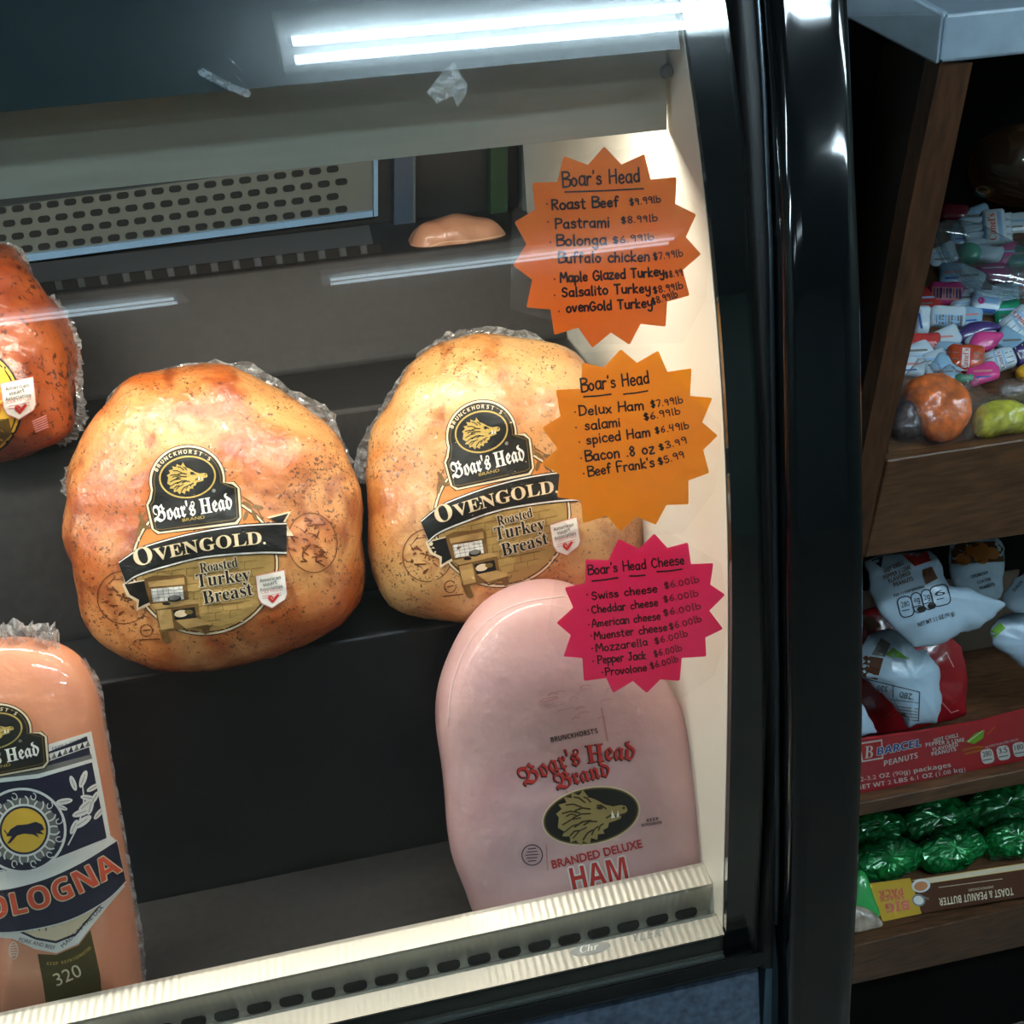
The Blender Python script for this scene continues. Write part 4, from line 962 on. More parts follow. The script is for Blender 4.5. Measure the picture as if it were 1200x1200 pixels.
def price_star(label, pts, m, rows, unders, tape, edge=None):
    c = (sum(p[0] for p in pts)/len(pts), sum(p[1] for p in pts)/len(pts))
    hit = G_tree.ray_cast(CAM, ray(*c).normalized())[0]
    t = thing('price_star', label, 'price sign', hit, 'price stars on the glass')
    decal('paper', t, G_tree, [poly(round_star(pts), m, 1)], 14, off=0.0016, behind=True, thick=0.0004)
    it = []
    for r_ in rows:
        s, x0, y0, x1, y1, h, wd = r_[:7]
        it += hand(s, x0, y0, x1, y1, h, wd, r_[7] if len(r_) > 7 else None, 1)
    for u in unders:
        if len(u) == 2: it.append(poly(ell(u[0], u[1], 1.1, 1.1, 0, 8), I_marker, 1))
        else: it.append(stroke([u[:2], ((u[0]+u[2])/2, (u[1]+u[3])/2+0.5), u[2:4]], 1.9, I_marker, 1))
    decal('handwriting', t, G_tree, it, 8, off=0.0012, behind=True)
    if tape: decal('clear_tape', t, G_tree, [poly(tape, M_tape, 1)], 14, off=0.0006, behind=True)
    return t
m_or, m_ye, m_pk = paper('orange_card', srgb(240, 150, 52)), paper('amber_card', srgb(255, 186, 40)), paper('pink_card', srgb(250, 64, 134))
k = 12; kw = 2.3; pw = 1.45
price_star('dark orange starburst price sign, topmost of three taped on the glass', S_or, m_or, [
 ("Boar's Head", 660, 219, 750, 213, 17, 2.3), ('Roast Beef', 647, 246, 725, 242, k, kw), ('$9.99lb', 738, 241, 774, 237, 8, pw), ('Pastrami', 651, 268, 714, 266, k, kw), ('$8.99lb', 728, 262, 770, 259, 8, pw),
 ('Bolonga', 653, 288, 710, 286, k, kw), ('$6.99lb', 718, 286, 766, 281, 8, pw), ('Buffalo chicken', 655, 308, 761, 306, k, kw), ('$7.99lb', 766, 305, 800, 300, 8, pw), ('Maple Glazed Turkey', 657, 331, 778, 323, 11, kw), ('$8.99', 780, 326, 800, 323, 8, pw),
 ('Salsalito Turkey', 659, 348, 762, 342, 11, kw), ('$8.99lb', 766, 344, 800, 338, 8, pw), ('ovenGold Turkey', 664, 366, 764, 360, 11, kw), ('$8.99lb', 765, 357, 794, 348, 8, pw)],
 [(662, 225, 754, 221), (641, 239), (642, 260), (645, 284), (647, 303), (650, 327), (650, 346), (655, 365)], [(648, 186), (690, 182), (704, 168), (722, 176), (748, 172), (752, 190), (830, 250), (828, 350), (800, 402), (676, 404), (672, 384), (598, 362), (600, 250)])
price_star('amber yellow starburst price sign, middle of three taped on the glass', S_ye, m_ye, [
 ("Boar's Head", 682, 459, 761, 449, 15, 2.1), ('Delux Ham', 679, 487, 754, 480, 11, 2.0), ('$7.99lb', 763, 478, 800, 472, 8, pw), ('salami', 686, 504, 727, 500, 11, 2.0), ('$6.99lb', 755, 493, 797, 485, 8, pw),
 ('spiced Ham', 688, 521, 762, 511, 11, 2.0), ('$6.49lb', 768, 508, 807, 502, 8, pw), ('Bacon .8 oz', 687, 541, 767, 531, 12, 2.1), ('$3.99', 773, 528, 805, 519, 8, pw), ("Beef Frank's", 690, 558, 767, 547, 11, 2.0), ('$5.99', 772, 545, 802, 536, 8, pw)],
 [(684, 465, 716, 462), (731, 462, 759, 458), (674, 483), (675, 501), (679, 518), (681, 537), (684, 555)], [(672, 415), (760, 406), (846, 500), (838, 575), (800, 625), (700, 632), (640, 570), (630, 470)])
price_star('hot pink starburst price sign for cheese, lowest of three taped on the glass', S_pk, m_pk, [
 ("Boar's Head Cheese", 690, 674, 802, 661, 11, 1.8), ('Swiss cheese', 694, 703, 770, 694, 9, 1.7), ('$6.00lb', 779, 690, 819, 682, 7.5, 1.4, I_marker_red), ('Cheddar cheese', 694, 719, 771, 710, 9, 1.7), ('$6.00lb', 778, 706, 818, 698, 7.5, 1.4, I_marker_red),
 ('American cheese', 694, 735, 774, 726, 9, 1.6), ('$6.00lb', 778, 722, 821, 713, 7.5, 1.4, I_marker_red), ('Muenster cheese', 697, 750, 782, 739, 9, 1.6), ('$6.00lb', 785, 738, 822, 728, 7.5, 1.4, I_marker_red), ('Mozzarella', 699, 764, 759, 756, 9, 1.6), ('$6.00lb', 768, 755, 806, 745, 7.5, 1.4, I_marker_red),
 ('Pepper Jack', 701, 778, 757, 772, 9, 1.6), ('$6.00lb', 767, 770, 799, 762, 7.5, 1.4, I_marker_red), ('Provolone', 710, 792, 758, 786, 9, 1.6), ('$6.00lb', 763, 784, 795, 775, 7.5, 1.4, I_marker_red)],
 [(694, 681, 724, 677), (738, 675, 756, 674), (770, 670, 799, 667), (688, 697), (689, 715), (690, 732), (693, 745), (694, 760), (695, 775), (706, 788)], [(690, 620), (780, 622), (845, 660), (856, 720), (838, 790), (800, 818), (690, 822), (640, 745), (650, 680)])

# ------------------------------------------------------------------ the candy counter at the right
XR = Vector((1, 0.06, 0)).normalized(); RK = Vector((0, 0.105, -1)).normalized(); RN = XR.cross(RK).normalized()
if RN.y > 0: RN = -RN
def RP(px, py, dy=0.0): return onP(px, py, Vector((0.5, 0.83+dy, 1.0)), RN)
def toF(a, b): return a.lerp(b, (FZ+0.001-a.z)/(b.z-a.z))
ctr = thing('candy_counter', 'dark wooden store counter with blue laminate top and open candy shelves', 'counter', (0.75, 1.0, FZ))
P1, P2 = RP(1107, 17), RP(1330, 2); zt = P1.z; P2.z = zt; P2 = P1+(P2-P1)*3.5
P0 = onZ(985, -46, zt); dv = (P0-P1).normalized(); DL = min(1.7, (P0-P1).length); P0 = P1+dv*DL; P3 = Vector((P2.x, P0.y, zt))
th = (RP(1107, 17)-RP(1101, 73)).length
bm = newbm(); prism(bm, [P1, P2, P3, P0], (0, 0, -th)); bevel(bm, 0.0025, 2); link('counter_top', bm, M_bluegrey, ctr)
d1 = (P1-CAM).dot(FW)*1.10                          # the slanted end trim of the counter top, facing the case
tl_, bl_ = CAM+ray(985, -46)*d1, CAM+ray(985, 17)*d1
bm = newbm(); prism(bm, [P1+Vector((-0.002, -0.001, 0.001)), tl_, bl_, P1+Vector((-0.002, -0.001, -th-0.001))], (0.012, 0.012, 0)); bevel(bm, 0.0015, 1); link('end_trim', bm, M_bluegrey, ctr)
bm = newbm(); q = [P1, P2, P3, P0]; c = sum(q, Vector())/5
prism(bm, [p+(c-p)*0.12 for p in q], (0, 0, 0.002)); link('top_mat', bm, mat('counter_mat', srgb(74, 44, 56), 0.4, noise_amt=0.3, noise_scale=30), ctr)
bm = newbm(); prism(bm, [RP(1104, 70), RP(1078, 190), RP(1045, 380), RP(1013, 540), RP(985, 700), RP(960, 860), toF(RP(960, 860), RP(930, 1300)), toF(RP(960, 860), RP(930, 1300))+dv*(DL-0.02), RP(1104, 70)+dv*(DL-0.02)], (0.015, 0.005, 0)); link('side_panel', bm, M_dkwood, ctr)
bm = newbm(); prism(bm, [RP(1102, 73), RP(1140, 73), RP(1105, 240), RP(1069, 400), RP(1039, 531), RP(1012, 654), RP(985, 780), toF(RP(985, 780), RP(940, 1400)), toF(RP(955, 780), RP(905, 1400)), RP(955, 780), RP(984, 654), RP(1011, 531), RP(1038, 400), RP(1067, 240)], (0, 0.022, 0)); link('front_post', bm, M_woodv, ctr)
bm = newbm(); box(bm, (0.60, 1.34, FZ), (1.5, 1.355, zt-th)); link('back_panel', bm, mat('rack_back', srgb(14, 11, 10), 0.8, spec=0.1), ctr)
def shelf(f, slope, depth=0.42):
    """lip board plus the shelf behind it; f = lip corners TL TR BR BL"""
    f = [f[0], (f[0][0]+(f[1][0]-f[0][0])*2.2, f[0][1]+(f[1][1]-f[0][1])*2.2), (f[3][0]+(f[2][0]-f[3][0])*2.2, f[3][1]+(f[2][1]-f[3][1])*2.2), f[3]]   # run on past the frame
    bm = newbm(); q = [RP(*p) for p in f]; prism(bm, q, (0, 0.018, 0)); bevel(bm, 0.0015, 1)
    o = link('shelf_lip', bm, M_wood, ctr)
    a, b = RP(*f[0]), RP(*f[1]); a.y += 0.0185; b.y += 0.0185; a.z -= 0.004; b.z -= 0.004
    d = Vector((0, depth*math.cos(slope), depth*math.sin(slope)))
    al = a+Vector((dv.x/dv.y*d.y, 0, 0))+d+Vector((0.012, 0, 0)); a2 = a+Vector((0.012, 0, 0))
    bm = newbm(); prism(bm, [a2, b, b+d, al], (0, 0, -0.014)); link('shelf_board', bm, M_wood, ctr)
    n = (b-a).cross(d).normalized()
    if n.z < 0: n = -n
    return a, n
L1, N1 = shelf([(1040, 540), (1320, 497), (1320, 609), (1013, 654)], rad(17))
L2, N2 = shelf([(1003, 943), (1320, 878), (1320, 895), (1001, 958)], 0.0)
L3, N3 = shelf([(990, 1112), (1320, 1033), (1320, 1082), (985, 1157)], 0.0)
bm = newbm(); box(bm, (0.50, 0.99, FZ), (1.5, 1.005, L3.z-0.02)); link('dark_gap_board', bm, MATS['rack_back'], ctr)  # added near-black board that darkens the gap under the lowest shelf
NT = Vector((0, -0.72, 0.69))
def lay(px, py, L, N, up=0.004): return onP(px, py, L+N*up, N)
def pack(name, label, cat, outline, m, at, L, N, T=0.012, n=NT, group=None, ex=2.6, lump=0.0015, art=None, smooth=True, part='wrapper', lf=60, fine=0.0, flat=False):
    p0 = lay(at[0], at[1], L, N)
    t = thing(name, label, cat, p0-N*0.004, group)
    o = link(part, body(outline, p0, n, T, T*0.8, ex, nring=8, nseg=48, lump=lump, lump_f=lf, fine=fine, fine_f=150, smooth=smooth, seed=at[0]), m, t, not flat)
    if art: decal('printed_label', t, bvh_of(o), art, 8, off=0.0003)
    return t
def pk_mat(name, r, g, b, rough=0.25): return mat('pack_'+name, srgb(r, g, b), rough, coat=0.6, bump=0.25, bump_scale=90)
W_ = pk_mat('white', 205, 222, 232); PW = pk_mat('pale_blue', 150, 190, 215); PR = pk_mat('red', 196, 60, 56); PP = pk_mat('pink', 222, 70, 140); PV = pk_mat('violet', 74, 58, 116)
PG = pk_mat('green', 40, 150, 110); PM = pk_mat('maroon', 110, 26, 44); PO = pk_mat('orange_red', 190, 76, 40); PY = pk_mat('yellow', 240, 176, 30)
CANDY = 'small candy packs heaped on the top shelf'
def canel(cx, cy, w_, h_, ang, band=I_ltblue, ridges=4, txt=True, tcol=I_navy):
    """printed band with the maker's word across a ridged pack"""
    c, s = math.cos(rad(ang)), math.sin(rad(ang)); T = lambda x, y: (cx+x*c-y*s, cy+x*s+y*c); it = []
    for k in range(1, ridges):
        y = -h_/2+h_*k/ridges; it.append(stroke([T(-w_*0.46, y), T(-w_*0.2, y)], 1.1, I_grey, 1)); it.append(stroke([T(w_*0.24, y), T(w_*0.46, y)], 1.1, I_grey, 1))
    it += [poly([T(-w_*0.16, -h_*.47), T(w_*0.2, -h_*.47), T(w_*0.2, h_*.47), T(-w_*0.16, h_*.47)], band, 1.5), poly([T(-w_*0.09, -h_*.45), T(w_*0.13, -h_*.45), T(w_*0.13, h_*.45), T(-w_*0.09, h_*.45)], I_white, 1.8)]
    if txt: it += text("Canel's", *T(w_*0.09, h_*0.42), *T(w_*0.09, -h_*0.42), w_*0.17, tcol, 2.4, 'serif')
    return it
def barcode(cx, cy, w_, h_, ang, bg=I_white, fg=I_navy, n=9):
    c, s = math.cos(rad(ang)), math.sin(rad(ang)); T = lambda x, y: (cx+x*c-y*s, cy+x*s+y*c)
    it = [poly([T(-w_/2, -h_/2), T(w_/2, -h_/2), T(w_/2, h_/2), T(-w_/2, h_/2)], bg, 1.4)]
    for k in range(n):
        x = -w_*0.42+w_*0.84*k/(n-1); it.append(stroke([T(x, -h_*.36), T(x, h_*.30)], w_*(0.03+0.03*((k*7) % 3)), fg, 1.8))
    return it
# amber tub, box and small sweets at the back of the top shelf
pack('plastic_tub', 'amber plastic tub at the back of the top candy shelf', 'tub', [(1128, 182), (1136, 165), (1155, 153), (1180, 148), (1210, 150), (1240, 165), (1240, 235), (1190, 240), (1150, 225), (1132, 205)], M_amber, (1180, 236), L1, N1, T=0.05, n=Vector((0, -0.9, 0.44)), lump=0, part='tub_body')
p0 = lay(1190, 200, L1, N1); t = thing('wooden_box', 'small orange wooden box behind the amber tub', 'box', p0)
bm = newbm(); q = [onP(a, b, p0, Vector((0, -1, 0))) for a, b in ((1172, 126), (1240, 120), (1240, 200), (1168, 200))]; prism(bm, q, (0, 0.05, 0)); bevel(bm, 0.002, 2); link('box_body', bm, mat('orange_wood', srgb(166, 98, 46), 0.5, noise_amt=0.2, noise_scale=20), t)
bm = newbm(); q = [onP(a, b, p0, Vector((0, -1, 0)))+Vector((0, -0.003, 0)) for a, b in ((1183, 130), (1240, 125), (1240, 190), (1180, 190))]; prism(bm, q, (0, 0.0025, 0)); link('raised_panel', bm, mat('orange_wood_light', srgb(190, 116, 54), 0.5), t)
pack('candy_pack', 'red foil sweet at the far back of the heap, beside the post', 'candy', ell(1119, 222, 10, 10, 0, 14), PR, (1119, 232), L1, N1, 0.008, group=CANDY)
pack('candy_pack', 'dark green foil sweet behind the white gum sticks, under the amber tub', 'candy', ell(1152, 223, 14, 9, 10, 16), pk_mat('dark_green', 36, 82, 66), (1152, 234), L1, N1, 0.008, group=CANDY, art=[stroke(ell(1152, 223, 8, 4.5, 10, 20), 1.6, I_ltblue, 1, True)])
pack('candy_pack', 'dark maroon wrapped sweet left of the white gum sticks', 'candy', rrect(1118, 250, 36, 20, 8, 5), PM, (1118, 262), L1, N1, 0.01, group=CANDY)
# sticks of gum held by a printed sleeve
p0 = lay(1156, 290, L1, N1); t = thing('gum_pack', 'white gum sticks in a printed sleeve, highest in the candy heap', 'gum pack', p0, CANDY)
for k in range(4):
    cy = 256+k*8.5; o = link('gum_stick', body(rrect(1155+k*1.5, cy+2, 62-k*2, 8, 3.8, -8), p0+N1*0.005, NT, 0.007, 0.005, 2.2, nring=6, nseg=40), W_, t, True)
o = link('sleeve', body(rrect(1163, 266, 27, 38, 4, -6), p0+N1*0.007, NT, 0.009, 0.004, 4, nring=6, nseg=40), W_, t, True)
it = [poly(rrect(1154, 267, 5, 34, 1, -6), I_ltblue, 1), poly(rrect(1172, 264, 5, 34, 1, -6), I_ltblue, 1), poly(rrect(1163, 266, 13, 34, 1, -6), I_white, 1)]+text("Canel's", 1168, 281, 1165.5, 250, 9, I_red, 2, 'serif')
decal('printed_label', o, bvh_of(o), it, 8)
PK = [
 ('gum_pack', 'blank white gum pack under the sleeve of gum sticks', 'gum pack', rrect(1158, 299, 34, 20, 4, 6), W_, (1158, 309), 0.009, []),
 ('candy_pack', 'teal green sweet behind the clear jar rim', 'candy', ell(1135, 298, 14, 12, 20, 20), PG, (1135, 311), 0.012, []),
 ('candy_pack', 'shiny pink candy pack just right of the jar rim', 'candy', [(1146, 312), (1181, 311), (1182, 333), (1165, 331), (1148, 322)], PP, (1165, 333), 0.008, [stroke([(1152, 314), (1176, 313)], 1.5, I_white, 1)]),
 ('gum_pack', 'pink gum pack with a purple barcode near the post', 'gum pack', rrect(1108, 345, 42, 27, 5, 2), PP, (1108, 359), 0.01, barcode(1110, 344, 36, 15, 2, I_pinkline, I_purple)),
 ('gum_pack', 'white gum pack with a pale barcode below the pink barcode pack', 'gum pack', rrect(1110, 372, 42, 24, 5, 2), W_, (1110, 385), 0.01, barcode(1112, 375, 34, 13, 2, I_ltblue, I_grey)),
 ('gum_pack', 'white and blue candy pack in the middle of the heap', 'gum pack', rrect(1156, 355, 36, 28, 4, 6), W_, (1156, 370), 0.009, [poly(rrect(1156, 351, 30, 8, 2, 6), I_ltblue, 1), poly(rrect(1154, 364, 26, 5, 1, 6), I_blue, 1), poly(ell(1150, 352, 4, 4), I_pink, 1.5)]),
 ('gum_pack', 'narrow white gum pack half behind the front post', 'gum pack', rrect(1080, 376, 16, 34, 4, 5), W_, (1080, 393), 0.009, [stroke([(1077, 368), (1080, 384)], 3, I_blue, 1)]),
 ('candy_pack', 'flat red candy pack beside the post above the wrapped bread', 'candy', rrect(1083, 402, 36, 20, 4, -3), PR, (1083, 412), 0.009, [poly(rrect(1083, 405, 30, 9, 2, -3), I_pinkline, 1)]),
 ('candy_pack', 'dark violet candy pack tucked above the pink box', 'candy', [(1122, 392), (1135, 380), (1160, 378), (1172, 386), (1150, 396), (1128, 402)], PV, (1140, 400), 0.01, []),
 ('candy_pack', 'bright pink candy box lying on the heap', 'candy', [(1136, 404), (1143, 390), (1172, 390), (1173, 400), (1160, 412), (1140, 410)], PP, (1155, 411), 0.007, []),
 ('gum_pack', 'orange red gum pack with white lettering above the orange bread', 'gum pack', rrect(1131, 421, 42, 32, 5, 3), PO, (1131, 437), 0.011, canel(1131, 421, 42, 30, 3, I_red, 4, True, I_red)),
 ('gum_pack', 'white gum pack with a blue band right of the orange red pack', 'gum pack', rrect(1170, 423, 36, 26, 5, -18), W_, (1170, 437), 0.01, canel(1172, 422, 34, 24, -18, I_ltblue, 4, True, I_blue)),
 ('gum_pack', 'tilted white gum pack with maroon lettering at the frame edge', 'gum pack', rrect(1194, 380, 38, 34, 5, -40), W_, (1190, 398), 0.011, canel(1196, 376, 36, 32, -40, PG and I_ltblue, 4, True, I_red)),
 ('candy_pack', 'purple candy pack at the frame edge below the tilted white pack', 'candy', rrect(1200, 414, 26, 24, 5, -30), PV, (1198, 428), 0.009, [stroke([(1190, 408), (1196, 420)], 2, I_white, 1), stroke([(1198, 404), (1204, 416)], 2, I_white, 1)]),
 ('candy_pack', 'round yellow sweet at the frame edge', 'candy', ell(1204, 436, 14, 10, -10, 18), PY, (1202, 446), 0.009, []),
 ('candy_pack', 'green strip of candy under the orange red gum pack', 'candy', rrect(1130, 444, 22, 9, 3, 0), PG, (1130, 449), 0.006, []),
]
for nm, lb, ct, ol_, m_, at, T_, art in PK:
    pack(nm, lb, ct, ol_, m_, at, L1, N1, T_, group=CANDY, art=art or None)
FILL = [W_, PW, W_, PP, PW, W_, PR, PW, W_, PG]
rnd = random.Random(21)
for i, (x, y) in enumerate(((1104, 300), (1116, 322), (1136, 326), (1180, 298), (1128, 276), (1128, 352), (1084, 352), (1136, 372), (1178, 346), (1180, 366), (1106, 398), (1112, 414), (1096, 424), (1152, 438), (1186, 402), (1150, 396), (1200, 330), (1142, 256), (1190, 262), (1198, 300), (1076, 414), (1108, 432), (1066, 430))):
    a = rnd.uniform(-35, 35); w_, h_ = rnd.uniform(30, 40), rnd.uniform(20, 26)
    pack('candy_pack', 'plain candy pack lying under the printed packs in the top shelf heap', 'candy', rrect(x, y, w_, h_, 5, a), FILL[i % 10], (x, int(y+13)), L1, N1-Vector((0, 0, 0)), 0.007, n=Vector((0, -0.5, 0.86)), group='plain packs under the candy heap', art=[stroke([(x-10, y-3), (x+10, y-4)], 2.5, (I_ltblue, I_pinkline, I_grey)[i % 3], 1), stroke([(x-8, y+4), (x+8, y+3)], 2, (I_grey, I_blue, I_ltblue)[i % 3], 1)])
# clear jar with ringed rim, clear bottle
p0 = lay(1150, 345, L1, N1, 0.03); t = thing('clear_jar', 'clear plastic jar lying in the candy heap with a ringed rim', 'jar', lay(1150, 345, L1, N1, 0.0))
for d in (0, 7, 15, 21):
    bm = newbm(); pts = catmull([(1097-d*0.1, 262+d), (1106, 290+d*0.9), (1124, 314+d*0.8), (1148, 330+d*0.7), (1174, 338+d*0.5), (1205, 342+d*0.3)], 6, False)
    tube(bm, [onP(x, y, p0, NT) for x, y in pts], 0.0016 if d % 2 else 0.0022, 8); link('rim_ring', bm, M_jar, t, True)
link('jar_body', body([(1098, 262), (1106, 296), (1124, 322), (1150, 340), (1180, 346), (1215, 346), (1215, 300), (1180, 282), (1140, 262)], p0, NT, 0.014, 0.014, 2.4, nring=8, nseg=40), M_jar, t, True)
pack('plastic_bottle', 'clear plastic bottle standing at the frame edge in the candy heap', 'bottle', [(1192, 284), (1204, 282), (1206, 292), (1222, 304), (1226, 350), (1180, 352), (1182, 306), (1192, 294)], M_jar, (1200, 352), L1, N1, 0.018, n=Vector((0, -0.9, 0.44)), group=None, lump=0, part='bottle_body')
# wrapped sweet breads
M_conO = mat('orange_bread', srgb(232, 112, 34), 0.8, noise_amt=0.35, noise_scale=90, bump=0.6, bump_scale=160)
M_conY = mat('yellow_bread', srgb(214, 208, 60), 0.8, noise_amt=0.3, noise_scale=90, bump=0.6, bump_scale=160)
M_conB = mat('dark_bread', srgb(66, 48, 44), 0.8, noise_amt=0.35, noise_scale=90, bump=0.6, bump_scale=160)
def bread(label, o_bread, o_bag, m_, at, T_):
    p0 = lay(at[0], at[1], L1, N1, 0.008); t = thing('wrapped_bread', label, 'sweet bread', p0-N1*0.008, 'wrapped breads at the front of the top shelf')
    n = Vector((0, -0.6, 0.8))
    link('bread', body(o_bread, p0, n, T_, T_*0.5, 2.2, nring=10, nseg=60, lump=0.003, lump_f=50, fine=0.0012, fine_f=200, seed=at[0]), m_, t, True)
    link('clear_bag', body(o_bag, p0, n, T_+0.006, T_*0.5+0.003, 2.3, nring=10, nseg=60, lump=0.006, lump_f=70, seed=at[1]), M_bag, t, True)
bread('bright orange sweet bread in a clear bag by the front post', [(1058, 462), (1066, 446), (1085, 440), (1106, 444), (1124, 456), (1134, 474), (1135, 494), (1124, 510), (1106, 517), (1088, 514), (1074, 500), (1062, 482)], [(1056, 450), (1074, 424), (1090, 438), (1110, 434), (1140, 456), (1156, 476), (1150, 496), (1138, 512), (1108, 520), (1080, 516), (1060, 496)], M_conO, (1098, 516), 0.024)
bread('yellow sweet bread in a clear bag right of the orange one', [(1140, 492), (1150, 478), (1170, 472), (1190, 476), (1215, 488), (1215, 502), (1180, 508), (1146, 512)], [(1132, 494), (1140, 474), (1168, 468), (1200, 472), (1222, 486), (1222, 508), (1180, 512), (1136, 516)], M_conY, (1178, 508), 0.02)
bread('dark sweet bread in a clear bag squeezed behind the front post', [(1044, 505), (1048, 484), (1058, 472), (1068, 478), (1076, 498), (1074, 510), (1058, 514)], [(1040, 512), (1046, 478), (1058, 466), (1072, 476), (1080, 504), (1074, 516), (1050, 518)], M_conB, (1060, 512), 0.016)
pack('clear_wrap', 'crumpled clear wrapper between the purple pack and the yellow bread', 'wrapper', [(1172, 450), (1190, 444), (1215, 446), (1215, 468), (1190, 470), (1176, 464)], M_bag, (1192, 468), L1, N1, 0.01, part='film')

# peanut tray and bags on the middle shelf
M_rb = mat('tray_red', srgb(186, 36, 44), 0.4, coat=0.3); M_cb = mat('tray_inside', srgb(120, 104, 90), 0.7, noise_amt=0.1, noise_scale=10)
t = thing('peanut_tray', 'red printed cardboard tray of peanut bags on the middle shelf', 'cardboard tray', (RP(1150, 900).x, 0.9, L2.z))
fz = L2.z+0.0005
F = [RP(1003, 933, 0.022), RP(1300, 872, 0.022)]; a, b = F; a.z = b.z = fz+0.0; 
tops = [(1005, 867), (1075, 858), (1146, 846), (1200, 832), (1300, 812)]
bm = newbm(); prism(bm, [RP(x, y, 0.018) for x, y in [(1003, 934), (1300, 873)][::1]]+[RP(x, y, 0.018) for x, y in tops[::-1]], (0, 0.003, 0)); fp = link('front_wall', bm, M_rb, t)
d = Vector((0, 0.24, 0)); A_, B_ = RP(1003, 934, 0.021), RP(1300, 873, 0.021)
dl = Vector((dv.x/dv.y*d.y+0.004, 0, 0))+d
bm = newbm(); prism(bm, [A_, B_, B_+d, A_+dl], (0, 0, 0.003)); link('tray_floor', bm, M_cb, t)
bm = newbm(); prism(bm, [A_+dl, B_+d, B_+d+Vector((0, 0, 0.15)), A_+dl+Vector((0, 0, 0.15))], (0, 0.003, 0)); link('rear_wall', bm, M_cb, t)
bm = newbm(); prism(bm, [A_, A_+dl, A_+dl+Vector((0, 0, 0.15)), A_+Vector((0, 0, 0.05))], (0.003, 0, 0)); link('side_wall', bm, M_rb, t)
X5 = lambda x, y: (990+x/3.529, 600+y/3.529)
it = [poly([X5(58, 955), X5(155, 940), X5(160, 1020), X5(70, 1035)], I_white, 1), poly([X5(64, 961), X5(150, 948), X5(154, 1014), X5(76, 1028)], I_red, 1.3)]
it += text('B', *X5(82, 1020), *X5(122, 1014), 14, I_white, 1.8, 'serifitalic')+text('BARCEL', *X5(134, 1006), *X5(316, 968), 8.5, I_blue, 2, 'bolditalic', outline=I_white, owid=0.9)
it += text('PEANUTS', *X5(162, 1052), *X5(306, 1016), 6.5, I_white, 2, 'bolditalic')
for k, (s_, x0, x1) in enumerate((('HOT CHILI', 370, 470), ('PEPPER & LIME', 335, 495), ('FLAVORED', 365, 470), ('PEANUTS', 360, 462))): it += text(s_, *X5(x0, 952+k*19), *X5(x1, 930+k*19), 4.4, I_white, 2, 'bold')
it += text('12-3.2 OZ (90g) packages', *X5(54, 1116), *X5(440, 1054), 5.4, I_white, 2, 'bold')+text('NET WT 2 LBS 6.1 OZ (1.08 kg)', *X5(48, 1150), *X5(500, 1072), 5.4, I_white, 2, 'bold')
it += [poly([X5(500, 950), X5(540, 915), X5(578, 900), X5(572, 935), X5(535, 960)], I_green, 1.5), stroke([X5(510, 950), X5(570, 905)], 1.0, I_white, 1.8), stroke(catmull([X5(490, 985), X5(530, 975), X5(570, 972)], 5, False), 3, I_orange, 1.4), stroke(catmull([X5(500, 1000), X5(540, 990), X5(572, 985)], 5, False), 2.4, I_orange, 1.4), stroke([X5(590, 920), X5(620, 890)], 1.2, I_orange, 1.4)]
for k, s_ in enumerate(('280', '3.5', '180', '2')):
    cx, cy = X5(590+k*66, 1010-k*14); it += [poly(rrect(cx, cy, 15, 17, 5, -12), I_white, 1.5)]+text(s_, cx-5, cy+1, cx+5, cy-1, 6, I_black, 2, 'bold')+[stroke([(cx-5, cy+5), (cx+5, cy+3)], 1.2, I_grey, 2)]
it += text('NUTRITION PER PACK', *X5(582, 978), *X5(720, 944), 2.6, I_white, 2)
rt = bvh_of(fp); decal('printed_lettering', fp, rt, it, 9)
B_W = mat('bag_pale_blue', srgb(190, 214, 232), 0.3, coat=0.5, bump=0.3, bump_scale=50); B_R = mat('bag_red', srgb(150, 26, 32), 0.25, coat=0.7, bump=0.4, bump_scale=60); B_D = mat('bag_dark', srgb(52, 40, 40), 0.3, coat=0.5, bump=0.3, bump_scale=50)
BAGS = 'peanut bags in the red tray'
def snackbag(label, outline, m_, dy, T_, art, lean=(0, -0.86, 0.5), seed=0):
    o_ = [X5(*p) for p in outline]; c = (sum(p[0] for p in o_)/len(o_), max(p[1] for p in o_))
    p0 = RP(c[0], c[1], dy); t = thing('peanut_bag', label, 'snack bag', p0, BAGS)
    ol_ = o_
    o = link('bag', body(ol_, p0, lean, T_*1.1, T_*0.8, 1.7, nring=10, nseg=96, lump=0.004, lump_f=36, fine=0.0015, fine_f=110, seed=seed, smooth=False), m_, t, True)
    if art: decal('printed_label', t, bvh_of(o), art, 8, off=0.0004)
    return t
it = [poly([X5(440, 215), X5(660, 205), X5(655, 150), X5(620, 120), X5(440, 130)], I_brown, 1)]+[poly(ell(*X5(x, y), 9, 7, 20, 16), I_orange, 1.5) for x, y in ((490, 195), (565, 190), (565, 150), (610, 170), (530, 160))]
it += text('CRUNCHY', *X5(525, 275), *X5(595, 255), 3.6, I_navy, 2, 'bold')+text('COATED', *X5(550, 298), *X5(605, 282), 3.6, I_navy, 2, 'bold')+text('PEANUTS', *X5(560, 322), *X5(622, 304), 3.6, I_navy, 2, 'bold')
snackbag('white peanut bag with brown nuts printed on top, at the back of the red tray', [(430, 130), (520, 110), (620, 105), (665, 150), (660, 230), (640, 350), (560, 400), (470, 350), (435, 260)], B_W, 0.14, 0.016, it, seed=1)
it = text('QUALITY', *X5(700, 330), *X5(741, 290), 3.6, I_black, 2, 'bold')
